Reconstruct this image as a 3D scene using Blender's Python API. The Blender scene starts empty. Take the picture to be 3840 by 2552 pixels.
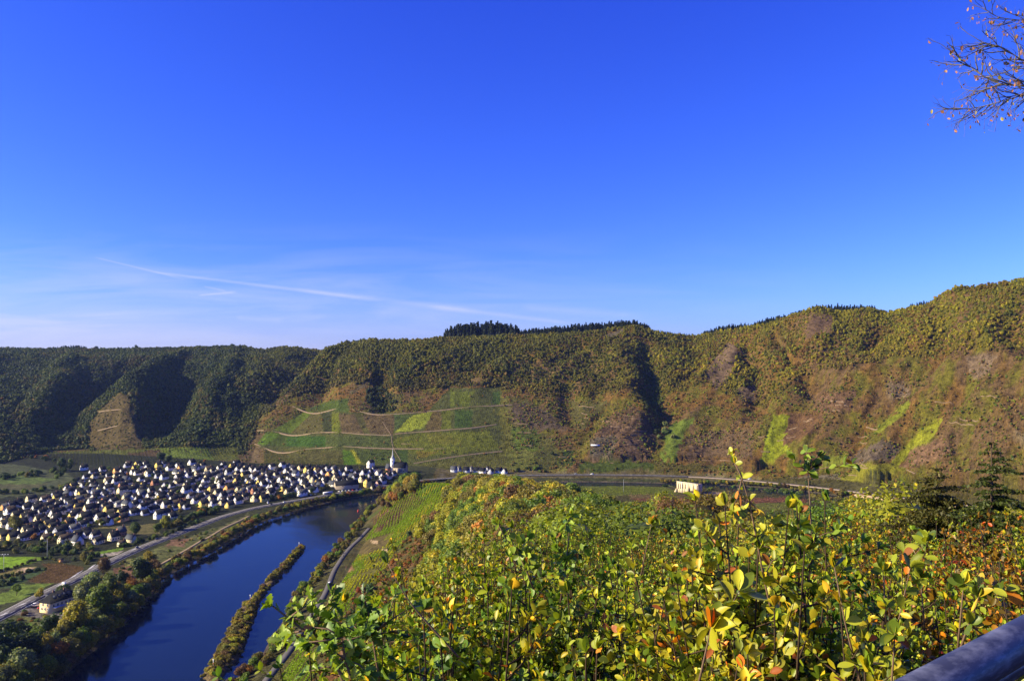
import bpy, math, random
import numpy as np
from mathutils import Vector
random.seed(7)
RNG = np.random.default_rng(11)
SC = bpy.context.scene
COL = SC.collection

# ------------------------------------------------------------------ camera
EYE = 167.0; F = 3014.0; CX = 1920.0; HZ = 1360.0           # eye height over the river, focal length and horizon row of the 3840 px photo
cam_data = bpy.data.cameras.new('camera')
cam = bpy.data.objects.new('camera', cam_data); COL.objects.link(cam)
cam_data.sensor_width = 36.0; cam_data.lens = 36.0 * F / 3840.0
cam_data.clip_start = 0.05; cam_data.clip_end = 60000.0
cam.location = (0, 0, EYE)
cam.rotation_euler = (math.radians(90) + math.atan((HZ - 1276.0) / F), 0, 0)
SC.camera = cam

# ------------------------------------------------------------------ sky, sun, exposure
SUN_EL = math.radians(28); SUN_AZ_X, SUN_AZ_Y = -1.0, -0.20     # the sun stands to the left of the view
world = bpy.data.worlds.new('World'); SC.world = world; world.use_nodes = True
nt = world.node_tree; nt.nodes.clear()
def N(t, typ, **kw):
    n = t.nodes.new(typ)
    for k, v in kw.items(): setattr(n, k, v)
    return n
def setin(t, node, i, v):
    if v is None: return
    if hasattr(v, 'is_output'): t.links.new(v, node.inputs[i])
    else: node.inputs[i].default_value = v
def M(t, op, a, b=None, c=None, clamp=False):
    n = N(t, 'ShaderNodeMath', operation=op); n.use_clamp = clamp
    setin(t, n, 0, a); setin(t, n, 1, b); setin(t, n, 2, c)
    return n.outputs[0]
def MIX(t, f, a, b, mode='MIX'):
    n = N(t, 'ShaderNodeMix', data_type='RGBA', blend_type=mode)
    n.clamp_factor = True
    setin(t, n, 0, f)
    for i, v in ((6, a), (7, b)):
        if hasattr(v, 'is_output'): t.links.new(v, n.inputs[i])
        else: n.inputs[i].default_value = (*v[:3], 1)
    return n.outputs[2]
def NOISE(t, vec, scale, detail=3, rough=0.55, dist=0.0):
    n = N(t, 'ShaderNodeTexNoise'); n.inputs['Scale'].default_value = scale
    n.inputs['Detail'].default_value = detail; n.inputs['Roughness'].default_value = rough
    n.inputs['Distortion'].default_value = dist
    if vec is not None: t.links.new(vec, n.inputs['Vector'])
    return n
sky = N(nt, 'ShaderNodeTexSky', sky_type='NISHITA'); sky.sun_disc = False
sky.sun_elevation = SUN_EL; sky.sun_rotation = math.atan2(SUN_AZ_X, SUN_AZ_Y)
sky.altitude = 200; sky.air_density = 1.0; sky.dust_density = 0.6; sky.ozone_density = 3.0
sep = N(nt, 'ShaderNodeSeparateColor'); nt.links.new(sky.outputs[0], sep.inputs[0])
SKYK = ((0.114, 1.66), (0.1267, 1.573), (0.246, 0.90))       # per channel gain and gamma of the sky colour (a strongly saturated blue)
comb = N(nt, 'ShaderNodeCombineColor')
for i, (k, g) in enumerate(SKYK):
    nt.links.new(M(nt, 'POWER', M(nt, 'MULTIPLY', sep.outputs[i], k), g), comb.inputs[i])
geo = N(nt, 'ShaderNodeTexCoord'); sx = N(nt, 'ShaderNodeSeparateXYZ'); nt.links.new(geo.outputs['Generated'], sx.inputs[0])
ys = M(nt, 'MAXIMUM', sx.outputs[1], 0.05)
A_ = M(nt, 'DIVIDE', sx.outputs[0], ys); B_ = M(nt, 'DIVIDE', sx.outputs[2], ys)
cmb = N(nt, 'ShaderNodeCombineXYZ'); nt.links.new(M(nt, 'MULTIPLY', A_, 1.6), cmb.inputs[0]); nt.links.new(M(nt, 'MULTIPLY', B_, 14.0), cmb.inputs[1])
cir = NOISE(nt, cmb.outputs[0], 2.2, 5, 0.6, 0.6).outputs['Fac']
mr = N(nt, 'ShaderNodeMapRange'); nt.links.new(cir, mr.inputs[0]); mr.inputs[1].default_value = 0.42; mr.inputs[2].default_value = 0.75
def band(v, lo, mid, hi):     # 0 at lo, 1 at mid, 0 at hi
    a = M(nt, 'MULTIPLY', M(nt, 'SUBTRACT', v, lo), 1.0 / (mid - lo), clamp=True)
    b = M(nt, 'MULTIPLY', M(nt, 'SUBTRACT', hi, v), 1.0 / (hi - mid), clamp=True)
    return M(nt, 'MULTIPLY', a, b)
leftness = M(nt, 'MULTIPLY', M(nt, 'SUBTRACT', 0.42, A_), 0.9, clamp=True)
cirrus = M(nt, 'MULTIPLY', M(nt, 'MULTIPLY', mr.outputs[0], band(B_, -0.02, 0.06, 0.18)), M(nt, 'MULTIPLY', leftness, 0.62))
veil = M(nt, 'MULTIPLY', M(nt, 'POWER', M(nt, 'SUBTRACT', 1.0, M(nt, 'MULTIPLY', M(nt, 'MAXIMUM', B_, 0.0), 6.5), clamp=True), 2.0), M(nt, 'MULTIPLY', M(nt, 'ADD', leftness, 0.12), 0.62))
def streak(p, q, w0, w1, amp):   # a contrail: a soft line between two directions
    ax, ay = (p[0] - CX) / F, (HZ - p[1]) / F; bx, by = (q[0] - CX) / F, (HZ - q[1]) / F
    L = math.hypot(bx - ax, by - ay); ux, uy = (bx - ax) / L, (by - ay) / L
    dx = M(nt, 'SUBTRACT', A_, ax); dy = M(nt, 'SUBTRACT', B_, ay)
    s = M(nt, 'DIVIDE', M(nt, 'ADD', M(nt, 'MULTIPLY', dx, ux), M(nt, 'MULTIPLY', dy, uy)), L)
    t_ = M(nt, 'ABSOLUTE', M(nt, 'SUBTRACT', M(nt, 'MULTIPLY', dx, uy), M(nt, 'MULTIPLY', dy, ux)))
    w = M(nt, 'ADD', M(nt, 'MULTIPLY', s, w1 - w0), w0)
    prof = M(nt, 'SUBTRACT', 1.0, M(nt, 'DIVIDE', t_, M(nt, 'MAXIMUM', w, 0.0003)), clamp=True)
    ends = M(nt, 'MULTIPLY', M(nt, 'MULTIPLY', s, 12.0, clamp=True), M(nt, 'MULTIPLY', M(nt, 'SUBTRACT', 1.0, s), 6.0, clamp=True))
    return M(nt, 'MULTIPLY', M(nt, 'MULTIPLY', prof, ends), M(nt, 'MULTIPLY', M(nt, 'ADD', cir, 0.35), amp))
st = [streak((345, 962), (700, 1048), .0010, .0022, .20), streak((560, 1018), (1440, 1126), .0020, .0038, .26), streak((1100, 1082), (1800, 1168), .004, .006, .16),
      streak((1600, 1146), (2180, 1216), .0045, .0035, .22), streak((740, 1107), (890, 1093), .0016, .0024, .28),
      streak((1950, 1150), (2420, 1185), .006, .007, .14), streak((880, 1190), (1070, 1202), .004, .006, .16), streak((760, 1072), (850, 1092), .0014, .002, .2)]
tot = M(nt, 'ADD', cirrus, veil)
for s_ in st: tot = M(nt, 'ADD', tot, s_)
above = M(nt, 'MULTIPLY', M(nt, 'GREATER_THAN', sx.outputs[1], 0.0), tot, clamp=True)
fin = MIX(nt, above, comb.outputs[0], (0.80, 0.80, 1.0))
bg = N(nt, 'ShaderNodeBackground'); nt.links.new(fin, bg.inputs[0]); bg.inputs[1].default_value = 0.50
wo = N(nt, 'ShaderNodeOutputWorld'); nt.links.new(bg.outputs[0], wo.inputs[0])
sl = bpy.data.lights.new('sun', 'SUN'); sl.energy = 5.0; sl.angle = math.radians(0.5); sl.color = (1.0, 0.86, 0.54)
sun = bpy.data.objects.new('sun', sl); COL.objects.link(sun)
sd = Vector((SUN_AZ_X, SUN_AZ_Y, math.hypot(SUN_AZ_X, SUN_AZ_Y) * math.tan(SUN_EL))).normalized()
sun.rotation_euler = sd.to_track_quat('Z', 'Y').to_euler()
SC.view_settings.view_transform = 'Standard'; SC.view_settings.look = 'None'
SC.view_settings.exposure = 1.0; SC.view_settings.gamma = 1.0
SC.render.engine = 'CYCLES'
SC.cycles.max_bounces = 5; SC.cycles.diffuse_bounces = 2; SC.cycles.transmission_bounces = 3; SC.cycles.glossy_bounces = 3

# ------------------------------------------------------------------ helpers
def arr(p): return np.asarray(p, float)
def ss(a, b, x):
    t = np.clip((x - a) / (b - a), 0, 1); return t * t * (3 - 2 * t)
def _h(ix, iy, s):
    n = (ix.astype(np.int64) * 374761393 + iy.astype(np.int64) * 668265263 + s * 974711) & 0xffffffff
    n = ((n ^ (n >> 13)) * 1274126177) & 0xffffffff
    return ((n ^ (n >> 16)) & 0xffff) / 65535.0
def vnoise(x, y, s=0):
    x0 = np.floor(x); y0 = np.floor(y); fx = x - x0; fy = y - y0
    fx = fx * fx * fx * (fx * (fx * 6 - 15) + 10); fy = fy * fy * fy * (fy * (fy * 6 - 15) + 10)
    a = _h(x0, y0, s); b = _h(x0 + 1, y0, s); c = _h(x0, y0 + 1, s); d = _h(x0 + 1, y0 + 1, s)
    return (a + (b - a) * fx) * (1 - fy) + (c + (d - c) * fx) * fy
def fbm(x, y, s=0, o=4):
    r = 0; a = .5
    for i in range(o):
        r = r + a * (vnoise(x, y, s + i * 17) - .5); x = x * 2.03 + 11.3; y = y * 2.03 - 7.1; a *= .5
    return r                                    # about -0.45 .. 0.45
def seg_dist(x, y, P):
    """distance to a polyline and the interpolated extra columns of its nearest point"""
    P = arr(P); best = np.full(x.shape, 1e9); ext = [np.zeros(x.shape) for _ in range(P.shape[1] - 2)]
    for i in range(len(P) - 1):
        ax, ay = P[i, :2]; bx, by = P[i + 1, :2]; L2 = (bx - ax) ** 2 + (by - ay) ** 2 + 1e-9
        t = np.clip(((x - ax) * (bx - ax) + (y - ay) * (by - ay)) / L2, 0, 1)
        d = np.hypot(x - ax - t * (bx - ax), y - ay - t * (by - ay)); m = d < best
        best = np.where(m, d, best)
        for k in range(len(ext)): ext[k] = np.where(m, P[i, 2 + k] + t * (P[i + 1, 2 + k] - P[i, 2 + k]), ext[k])
    return best, ext
def inside(x, y, P):
    P = arr(P); r = np.zeros(x.shape, bool); j = len(P) - 1
    bb = (x >= P[:, 0].min()) & (x <= P[:, 0].max()) & (y >= P[:, 1].min()) & (y <= P[:, 1].max())
    if not bb.any(): return r
    X = x[bb]; Y = y[bb]; q = np.zeros(X.shape, bool)
    for i in range(len(P)):
        xi, yi = P[i, :2]; xj, yj = P[j, :2]
        if yi != yj:
            q ^= ((yi > Y) != (yj > Y)) & (X < (xj - xi) * (Y - yi) / (yj - yi) + xi)
        j = i
    r[bb] = q; return r
def flat(px, py, z):           # where the line of sight through a photo pixel meets the level z
    Y = (EYE - z) * F / (py - HZ); return ((px - CX) / F * Y, Y)
def ZF(ox, oy, s): return lambda pts: [(ox + a / s, oy + b / s, *r) for a, b, *r in pts]
Z1 = ZF(0, 1680, 2.95); Z2 = ZF(750, 1680, 2.95); Z3 = ZF(0, 2000, 2.622); Z4 = ZF(750, 1950, 2.604)
Z5 = ZF(0, 1200, 2.36); Z6 = ZF(900, 1150, 2.145); Z7 = ZF(1900, 1100, 1.96); Z8 = ZF(2900, 1000, 1.743); ZD = ZF(0, 0, 1 / 1.628)

# ------------------------------------------------------------------ the lie of the land
OUT_BANK = [flat(a, b, 0) for a, b in ((236, 2540), (391, 2409), (464, 2344), (570, 2238), (619, 2165), (716, 2108), (814, 2059), (912, 1994), (1009, 1945), (1140, 1905), (1270, 1872), (1416, 1851))]
OUT_BANK = [(-236, 0), (-234, 300)] + OUT_BANK + [(-140, 1072), (-90, 1108), (0, 1128), (120, 1134), (280, 1108), (372, 1060), (466, 950), (560, 830), (640, 650), (700, 400), (720, 0)]
IN_BANK = [flat(a, b, 0) for a, b in ((880, 2541), (980, 2465), (1019, 2392), (1069, 2319), (1096, 2234), (1134, 2203), (1172, 2157), (1211, 2100), (1268, 2050), (1299, 2015), (1337, 1969), (1360, 1948), (1414, 1910))]
IN_BANK = [(-140, 0), (-145, 300)] + IN_BANK + [(-142, 960), (-110, 1010), (-50, 1048), (40, 1072), (150, 1080), (250, 1062), (330, 1006), (400, 900), (470, 780), (540, 600), (600, 400), (620, 0)]
RIVER = OUT_BANK + IN_BANK[::-1]
ISLAND_A = [flat(a, b, .8) for a, b in Z4([(50, 1490), (60, 1440), (150, 1330), (280, 1080), (350, 930), (430, 800), (520, 745), (600, 650), (720, 500), (785, 452), (832, 452), (825, 500), (760, 580), (680, 660), (610, 745), (600, 800), (570, 900), (500, 1090), (420, 1300), (300, 1430), (220, 1525), (110, 1530)])]
ISLAND_B = [flat(a, b, .8) for a, b in Z4([(795, 430), (900, 320), (985, 228), (1040, 222), (1045, 255), (960, 350), (885, 452), (850, 462)])]
ROAD_MAIN = [(-345, 150), (-338, 330), (-330, 430)] + [flat(a, b, 6.0) for a, b in ((0, 2313), (179, 2219), (294, 2166), (439, 2093), (534, 2050), (664, 2000), (838, 1934), (953, 1902), (1072, 1880), (1218, 1855), (1292, 1843), (1400, 1826))] + [(-120, 1112), (-60, 1142), (0, 1158)] + \
    [flat(a, b, 5.0) for a, b in ((2206, 1779), (2410, 1781), (2614, 1786), (2767, 1796), (2920, 1810), (3078, 1826), (3257, 1848), (3436, 1872))] + [(590, 860), (670, 680), (740, 420)]
ROAD_MAIN = [(x, y) for x, y in ROAD_MAIN]
ROAD_NEAR = [(-118, 250), (-121, 350)] + [flat(a, b, 6.0) for a, b in ((1011, 2530), (1084, 2445), (1149, 2342), (1203, 2257), (1230, 2211), (1257, 2134), (1276, 2104), (1299, 2069), (1326, 2038), (1349, 2019))] + [(-139, 790)]
PATH_BANK = [flat(a, b, 4.5) for a, b in Z3([(60, 1180), (180, 1100), (350, 990), (520, 925)])] + [(-268, 520), (-280, 560), (-287, 600)] + [flat(a, b, 4.5) for a, b in Z3([(1640, 270), (1760, 200), (1900, 120), (2060, 20)])] + [flat(a, b, 4.5) for a, b in Z2([(0, 1035), (140, 960), (300, 860), (440, 800), (560, 740)])]

uF = [-900, 0, 200, 400, 600, 900, 1000, 1300, 1500, 1900, 2400, 2700, 3000, 3200, 3500, 3840, 4400]
FOOT_Y = [1229, 1229, 1370, 1365, 1316, 1250, 1232, 1213, 1205, 1188, 1186, 1152, 1092, 1052, 965, 880, 740]
uC = [-900, 0, 400, 700, 900, 1100, 1210, 1270, 1390, 1550, 1700, 1900, 2100, 2300, 2380, 2500, 2600, 2750, 2900, 3100, 3250, 3330, 3470, 3600, 3750, 3840, 4400]
C_Y = [2300, 2300, 2300, 2300, 2250, 2150, 2080, 1780, 1700, 1680, 1680, 1650, 1620, 1600, 1580, 1600, 1620, 1550, 1480, 1420, 1380, 1360, 1300, 1250, 1200, 1180, 1050]
C_V = [1312, 1310, 1312, 1306, 1302, 1304, 1300, 1292, 1277, 1279, 1268, 1262, 1252, 1238, 1226, 1252, 1262, 1236, 1212, 1172, 1166, 1170, 1146, 1080, 1064, 1048, 1000]
def floor_z(x, y, u):
    f = np.interp(u, uF, FOOT_Y)
    return 5.0 + np.where(x < 50, 9.0, 1.5) * ss(.70, 1.0, y / f) * ss(-50, -140, x * 1.0) + 1.2 * ss(.93, 1.0, y / f)
def face(x, y, u):             # the broad slope from the valley floor up to the plateau
    f = np.interp(u, uF, FOOT_Y); c = np.interp(u, uC, C_Y); zc = EYE - (np.interp(u, uC, C_V) - HZ) / F * c
    s = (y - f) / (c - f); sc = np.clip(s, 0, 1)
    p = 1 - (1 - sc) ** 1.3
    z = np.where(s > 0, floor_z(x, f, u) + (zc - floor_z(x, f, u)) * p, -50)
    return np.where(s > 1, zc - 6 - 18 * np.clip((s - 1), 0, 3), z), sc
def on_face(px, py, ofs):      # a point on that slope seen at a pixel, brought nearer by ofs metres
    Y = np.linspace(900, 2500, 1601); x = (px - CX) / F * Y; u = np.full(Y.shape, float(px))
    z, s = face(x, Y, u); los = EYE - (py - HZ) / F * Y
    k = np.argmax(z >= los) if (z >= los).any() else np.argmin(los - z)
    Yh = Y[k] - ofs; return ((px - CX) / F * Yh, Yh, EYE - (py - HZ) / F * Yh)
SPURS = []
def spur(pts, ofs, slope=.62):
    q = ZD(pts); SPURS.append(([on_face(a, b, ofs * min(1, .35 + .65 * math.sin(math.pi * min(1, (i + .6) / len(q))))) for i, (a, b) in enumerate(q)], slope))
SPURS.append(([((a - CX) / F * y, y, EYE - (b - HZ) / F * y) for a, b, y in ((1300, 1290, 1730), (1240, 1297, 1680), (1120, 1374, 1590), (1020, 1465, 1480), (975, 1560, 1380), (950, 1640, 1290))], .62))
spur([(1461, 752), (1330, 770), (1200, 806), (1115, 852), (1092, 882)], 40)
spur([(1430, 762), (1445, 850), (1452, 915), (1400, 985), (1345, 1050)], 34)
spur([(1890, 708), (1790, 742), (1700, 790), (1640, 860), (1590, 930), (1560, 1000)], 34)
spur([(1990, 712), (1905, 760), (1840, 840), (1770, 950), (1735, 1050)], 34)
spur([(2200, 662), (2060, 780), (1960, 850), (1895, 920), (1850, 1000), (1810, 1075)], 36)
spur([(2350, 660), (2250, 760), (2150, 850), (2080, 930), (1990, 1050), (1950, 1095)], 36)
spur([(2420, 800), (2250, 900), (2150, 1000), (2070, 1085)], 30)
spur([(1180, 772), (1060, 800), (980, 830), (930, 870)], 26)
spur([(1010, 782), (950, 820), (900, 860)], 26)
SPURS.append(([((a - CX) / F * y, y, EYE - (b - HZ) / F * y) for a, b, y in ((700, 1316, 2150), (560, 1345, 1850), (480, 1385, 1650), (470, 1450, 1530), (505, 1560, 1440), (545, 1680, 1370))], .8))
SPURS.append(([((a - CX) / F * y, y, EYE - (b - HZ) / F * y) for a, b, y in ((900, 1310, 2100), (840, 1380, 1800), (790, 1450, 1640), (750, 1560, 1450), (720, 1670, 1350))], .75))
SPURS.append(([((a - CX) / F * y, y, EYE - (b - HZ) / F * y) for a, b, y in ((260, 1325, 2050), (210, 1420, 1720), (110, 1540, 1500), (60, 1670, 1380))], .75))
SPURS.append(([((a - CX) / F * y, y, EYE - (b - HZ) / F * y) for a, b, y in ((0, 1330, 2050), (-60, 1450, 1700), (-150, 1600, 1450))], .55))
GULLY = [([((u - CX) / F * y, y) for u, y in ((940, 1270), (955, 1400), (1000, 1560), (1090, 1760), (1200, 2050))], 46, 62)]
def gul(pts, dep, wid): GULLY.append(([on_face(a, b, 0)[:2] for a, b in ZD(pts)], dep, wid))
gul([(1490, 790), (1500, 870), (1508, 960), (1512, 1020)], 15, 22)
gul([(1728, 780), (1748, 860), (1752, 950)], 24, 22)
gul([(1302, 880), (1308, 960)], 14, 18)
gul([(872, 850), (880, 930)], 20, 26)
gul([(1815, 770), (1840, 840), (1850, 900)], 18, 20)
gul([(2165, 730), (2170, 830), (2120, 900)], 16, 22)
gul([(640, 830), (600, 800)], 10, 30)
GULLY.append(([((u - CX) / F * y, y) for u, y in ((320, 1420), (330, 1560), (390, 1750), (500, 2000))], 34, 55))
GULLY.append(([((u - CX) / F * y, y) for u, y in ((640, 1460), (650, 1600), (690, 1800))], 26, 45))

RY = [-60, 0, 3, 8, 15, 25, 40, 80, 150, 200, 300, 450, 600, 750, 850, 900, 950, 1000, 1040]
RZ = [166, 165.3, 164.0, 162.6, 161.0, 157, 151, 141, 128, 119, 104, 87, 70, 53, 40, 28, 16, 6, 0]
def ridge_x(y): return np.interp(y, [0, 60, 300, 450, 600, 750, 850, 1000], [6, 6, 8, 6, -16, -62, -106, -116])
def near_foot(y): return np.interp(y, [300, 415, 541, 736, 800, 850, 915, 1040], [-112, -119, -123, -134, -148, -156, -152, -136])
def hill_near(x, y):
    R = np.interp(y, RY, RZ); xr = ridge_x(y); dx = x - xr
    wl = xr - near_foot(y); sl_ = (R - 5) / wl
    r = 9.0
    left = R - sl_ * (np.sqrt(np.minimum(dx, 0) ** 2 + r * r) - r) * (wl / (np.sqrt(wl * wl + r * r) - r))
    hw = np.interp(y, [0, 60, 200, 700, 1000], [26, 26, 26, 20, 10]); dr = np.maximum(dx - hw, 0)
    right = R - .56 * (np.sqrt(dr * dr + 100) - 10) - .03 * np.maximum(dx, 0)
    return np.where(dx < 0, left, right)
def H(x, y):
    x = arr(x); y = arr(y)
    ys_ = np.maximum(y, 30.0); u = CX + F * x / ys_
    fl = floor_z(x, y, u)
    fl = fl + 0.9 * fbm(x / 60, y / 60, 3)
    wx = x + 22 * fbm(x / 90, y / 90, 5, 3); wy = y + 16 * fbm(x / 90, y / 90, 9, 3)
    far = y > 560
    z = fl.copy()
    if far.any():
        X, Y, U, WX, WY = x[far], y[far], u[far], wx[far], wy[far]
        zf, s = face(X, Y, U)
        mask = np.maximum(zf - 14, 0)
        for P, slope in SPURS:
            d, (zc,) = seg_dist(WX, WY, P); zr = zc - slope * (np.sqrt(d * d + 196) - 14)
            k = 9.0; h = np.clip(.5 + .5 * (zr - zf) / k, 0, 1); zf = zf + (zr - zf) * h + k * h * (1 - h)
        for P, dep, wid in GULLY:
            d, _ = seg_dist(WX, WY, P); zf = zf - dep * np.exp(-(d / wid) ** 2) * ss(0, 25, zf - 12)
        amp = ss(5, 60, zf)
        ds = .5 * (X + Y * .55) ; calm_ = 1 - .75 * ss(900, 1050, U) * ss(2250, 2050, U) * ss(.62, .45, s); zf = zf + amp * calm_ * (12 * fbm(X / 75, Y / 75, 21, 5) * ss(1.0, .8, s) + (15 + 13 * ss(1900, 2300, U)) * np.where(U > 2000, fbm((X - 1.15 * Y) / 38, (Y + .8 * X) / 95, 25, 5), fbm((X + .4 * Y) / 24, (Y - .2 * X) / 95, 25, 5)) * ss(.95, .6, s))
        z[far] = np.maximum(fl[far], zf)
    mid = (x > -160) & (x < 260) & (y < 1060)
    if mid.any():
        X, Y = x[mid], y[mid]; n = hill_near(X, Y)
        n = n + 5.5 * fbm(X / 45, Y / 45, 31, 4) * ss(8, 25, n) * ss(20, 120, Y) + .5 * fbm(X / 3, Y / 3, 41, 3) * ss(3, 20, Y)
        z[mid] = np.maximum(z[mid], n)
    for R_, zr, w in ((ROAD_MAIN, 6.0, 7.5), (ROAD_NEAR, 6.0, 3.5), (PATH_BANK, 4.5, 2.5)):
        m = (x < 800) & (y > 100) & (y < 1300) & (z < 40)
        if m.any():
            d, _ = seg_dist(x[m], y[m], R_); zt = zr - (1.0 * ss(-60, 60, x[m]) if zr == 6.0 and w > 5 else 0)
            k = 1 - ss(w, w + 9, d); z[m] = z[m] * (1 - k) + zt * k
    m = (z < 30) & (y < 1250)
    if m.any():
        X, Y = x[m], y[m]; ins = inside(X, Y, RIVER); wv = 2.5 * fbm(X / 14, Y / 14, 51, 3)
        d = np.minimum(seg_dist(X, Y, OUT_BANK)[0], seg_dist(X, Y, IN_BANK)[0]) + wv
        zz = z[m]
        zz = np.where(ins, -3.2 * np.clip(d / 7, 0, 1) - .12, np.minimum(zz, .15 + np.clip(d, 0, None) * (.34 + 1.5 * ss(740, 800, Y) * ss(980, 930, Y) * ((X > -165) & (X < -50)))))
        for I in (ISLAND_A, ISLAND_B):
            ii = inside(X, Y, I)
            if ii.any():
                dd, _ = seg_dist(X[ii], Y[ii], I + [I[0]]); zz[ii] = np.minimum(1.6, .05 + (dd + .5 * wv[ii]) * .5)
        z[m] = zz
    return z
def H1(x, y): return float(H(np.array([x]), np.array([y]))[0])
# ------------------------------------------------------------------ mesh and tagging helpers
def mesh(name, V, polys, mats, attrs=(), midx=None, smooth=False):
    """polys: list of integer arrays (n x k), one array per polygon size"""
    V = np.ascontiguousarray(V, np.float32); polys = [np.asarray(p, np.int32) for p in polys if len(p)]
    me = bpy.data.meshes.new(name); me.vertices.add(len(V)); me.vertices.foreach_set('co', V.ravel())
    tot = sum(len(p) for p in polys); nl = sum(p.size for p in polys)
    me.loops.add(nl); me.polygons.add(tot)
    me.loops.foreach_set('vertex_index', np.concatenate([p.ravel() for p in polys]))
    cnt = np.concatenate([np.full(len(p), p.shape[1], np.int32) for p in polys])
    st_ = np.concatenate([[0], np.cumsum(cnt)[:-1]]).astype(np.int32)
    me.polygons.foreach_set('loop_start', st_); me.polygons.foreach_set('loop_total', cnt)
    if smooth: me.polygons.foreach_set('use_smooth', np.ones(tot, bool))
    if midx is not None: me.polygons.foreach_set('material_index', np.asarray(midx, np.int32))
    for m in mats: me.materials.append(m)
    for nm, typ, dom, data in attrs:
        a = me.attributes.new(nm, typ, dom); a.data.foreach_set('color' if typ == 'FLOAT_COLOR' else 'value', np.ascontiguousarray(data, np.float32).ravel())
    me.update(calc_edges=True); return me
def obj(name, me, parent=None, loc=(0, 0, 0), rot=(0, 0, 0), sc=(1, 1, 1)):
    o = bpy.data.objects.new(name, me); COL.objects.link(o); o.location = loc; o.rotation_euler = rot; o.scale = sc
    if parent is not None: o.parent = parent
    return o
def tag(o, label=None, cat=None, group=None, kind=None):
    if label: o['label'] = label
    if cat: o['category'] = cat
    if group: o['group'] = group
    if kind: o['kind'] = kind
    return o
def thing(name, label, cat, loc=(0, 0, 0), rz=0, group=None, sc=1):
    return tag(obj(name, None, None, loc, (0, 0, rz), (sc, sc, sc)), label, cat, group)
def copy_tree(o, parent=None):
    c = o.copy(); COL.objects.link(c)
    if parent is not None: c.parent = parent
    for ch in o.children: copy_tree(ch, c)
    return c
class MB:
    """collects boxes, tubes and polygons into one mesh"""
    def __init__(s): s.V = []; s.P = {}; s.n = 0
    def add(s, V, faces):
        V = arr(V); o = s.n; s.V.append(V); s.n += len(V)
        for f in faces: s.P.setdefault(len(f), []).append([i + o for i in f])
        return s
    def box(s, x0, x1, y0, y1, z0, z1, rz=0, c=(0, 0)):
        P = [(x, y, z) for z in (z0, z1) for x, y in ((x0, y0), (x1, y0), (x1, y1), (x0, y1))]
        if rz: ca, sa = math.cos(rz), math.sin(rz); P = [(c[0] + (x - c[0]) * ca - (y - c[1]) * sa, c[1] + (x - c[0]) * sa + (y - c[1]) * ca, z) for x, y, z in P]
        return s.add(P, [(3, 2, 1, 0), (4, 5, 6, 7), (0, 1, 5, 4), (1, 2, 6, 5), (2, 3, 7, 6), (3, 0, 4, 7)])
    def tube(s, pts, rad, k=6, cap=True):
        pts = arr(pts); n = len(pts); rad = np.broadcast_to(arr(rad), (n,))
        T = np.gradient(pts, axis=0); T /= np.linalg.norm(T, axis=1, keepdims=True) + 1e-9
        ref = np.array([0, 0, 1.0]) if abs(T[:, 2]).mean() < .8 else np.array([1.0, 0, 0])
        A = np.cross(T, ref); A /= np.linalg.norm(A, axis=1, keepdims=True) + 1e-9; B = np.cross(T, A)
        th = np.linspace(0, 2 * np.pi, k, endpoint=False)
        V = pts[:, None] + rad[:, None, None] * (np.cos(th)[None, :, None] * A[:, None] + np.sin(th)[None, :, None] * B[:, None])
        fs = [(i * k + j, i * k + (j + 1) % k, (i + 1) * k + (j + 1) % k, (i + 1) * k + j) for i in range(n - 1) for j in range(k)]
        if cap: fs += [tuple(range(k - 1, -1, -1)), tuple((n - 1) * k + j for j in range(k))]
        return s.add(V.reshape(-1, 3), fs)
    def cone(s, c, r0, r1, h, k=8):
        return s.tube([(c[0], c[1], c[2]), (c[0], c[1], c[2] + h)], [r0, max(r1, .001)], k)
    def mesh(s, name, mats, smooth=False, midx=None):
        return mesh(name, np.concatenate(s.V), [s.P[k] for k in sorted(s.P)], mats, smooth=smooth, midx=midx)
    def obj(s, name, mat, parent=None, loc=(0, 0, 0), rot=(0, 0, 0), smooth=False):
        return obj(name, s.mesh(name, mat if isinstance(mat, list) else [mat], smooth), parent, loc, rot)

# ------------------------------------------------------------------ materials
def newmat(name):
    m = bpy.data.materials.new(name); m.use_nodes = True; t = m.node_tree; t.nodes.clear()
    o = N(t, 'ShaderNodeOutputMaterial'); return m, t, o
def pbr(t, o, col, rough=.8, spec=.3, metal=0.0, normal=None):
    b = N(t, 'ShaderNodeBsdfPrincipled')
    if hasattr(col, 'is_output'): t.links.new(col, b.inputs['Base Color'])
    else: b.inputs['Base Color'].default_value = (*col, 1)
    setin(t, b, 'Roughness', rough); b.inputs['Specular IOR Level'].default_value = spec; b.inputs['Metallic'].default_value = metal
    if normal is not None: t.links.new(normal, b.inputs['Normal'])
    t.links.new(b.outputs[0], o.inputs[0]); return b
def plain(name, col, rough=.8, spec=.3, var=.25, scale=1.5, metal=0.0, bump=0.0):
    """a paint or stone with uneven tone"""
    m, t, o = newmat(name); tc = N(t, 'ShaderNodeTexCoord')
    n = NOISE(t, tc.outputs['Object'], scale, 4, .65).outputs['Fac']
    f = M(t, 'ADD', M(t, 'MULTIPLY', M(t, 'SUBTRACT', n, .5), 2.2 * var), 1.0)
    c = MIX(t, 1.0, col, f, 'MULTIPLY')
    nm = None
    if bump:
        b = N(t, 'ShaderNodeBump'); b.inputs['Strength'].default_value = bump; b.inputs['Distance'].default_value = .05
        t.links.new(n, b.inputs['Height']); nm = b.outputs[0]
    pbr(t, o, c, rough, spec, metal, nm); return m
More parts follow.
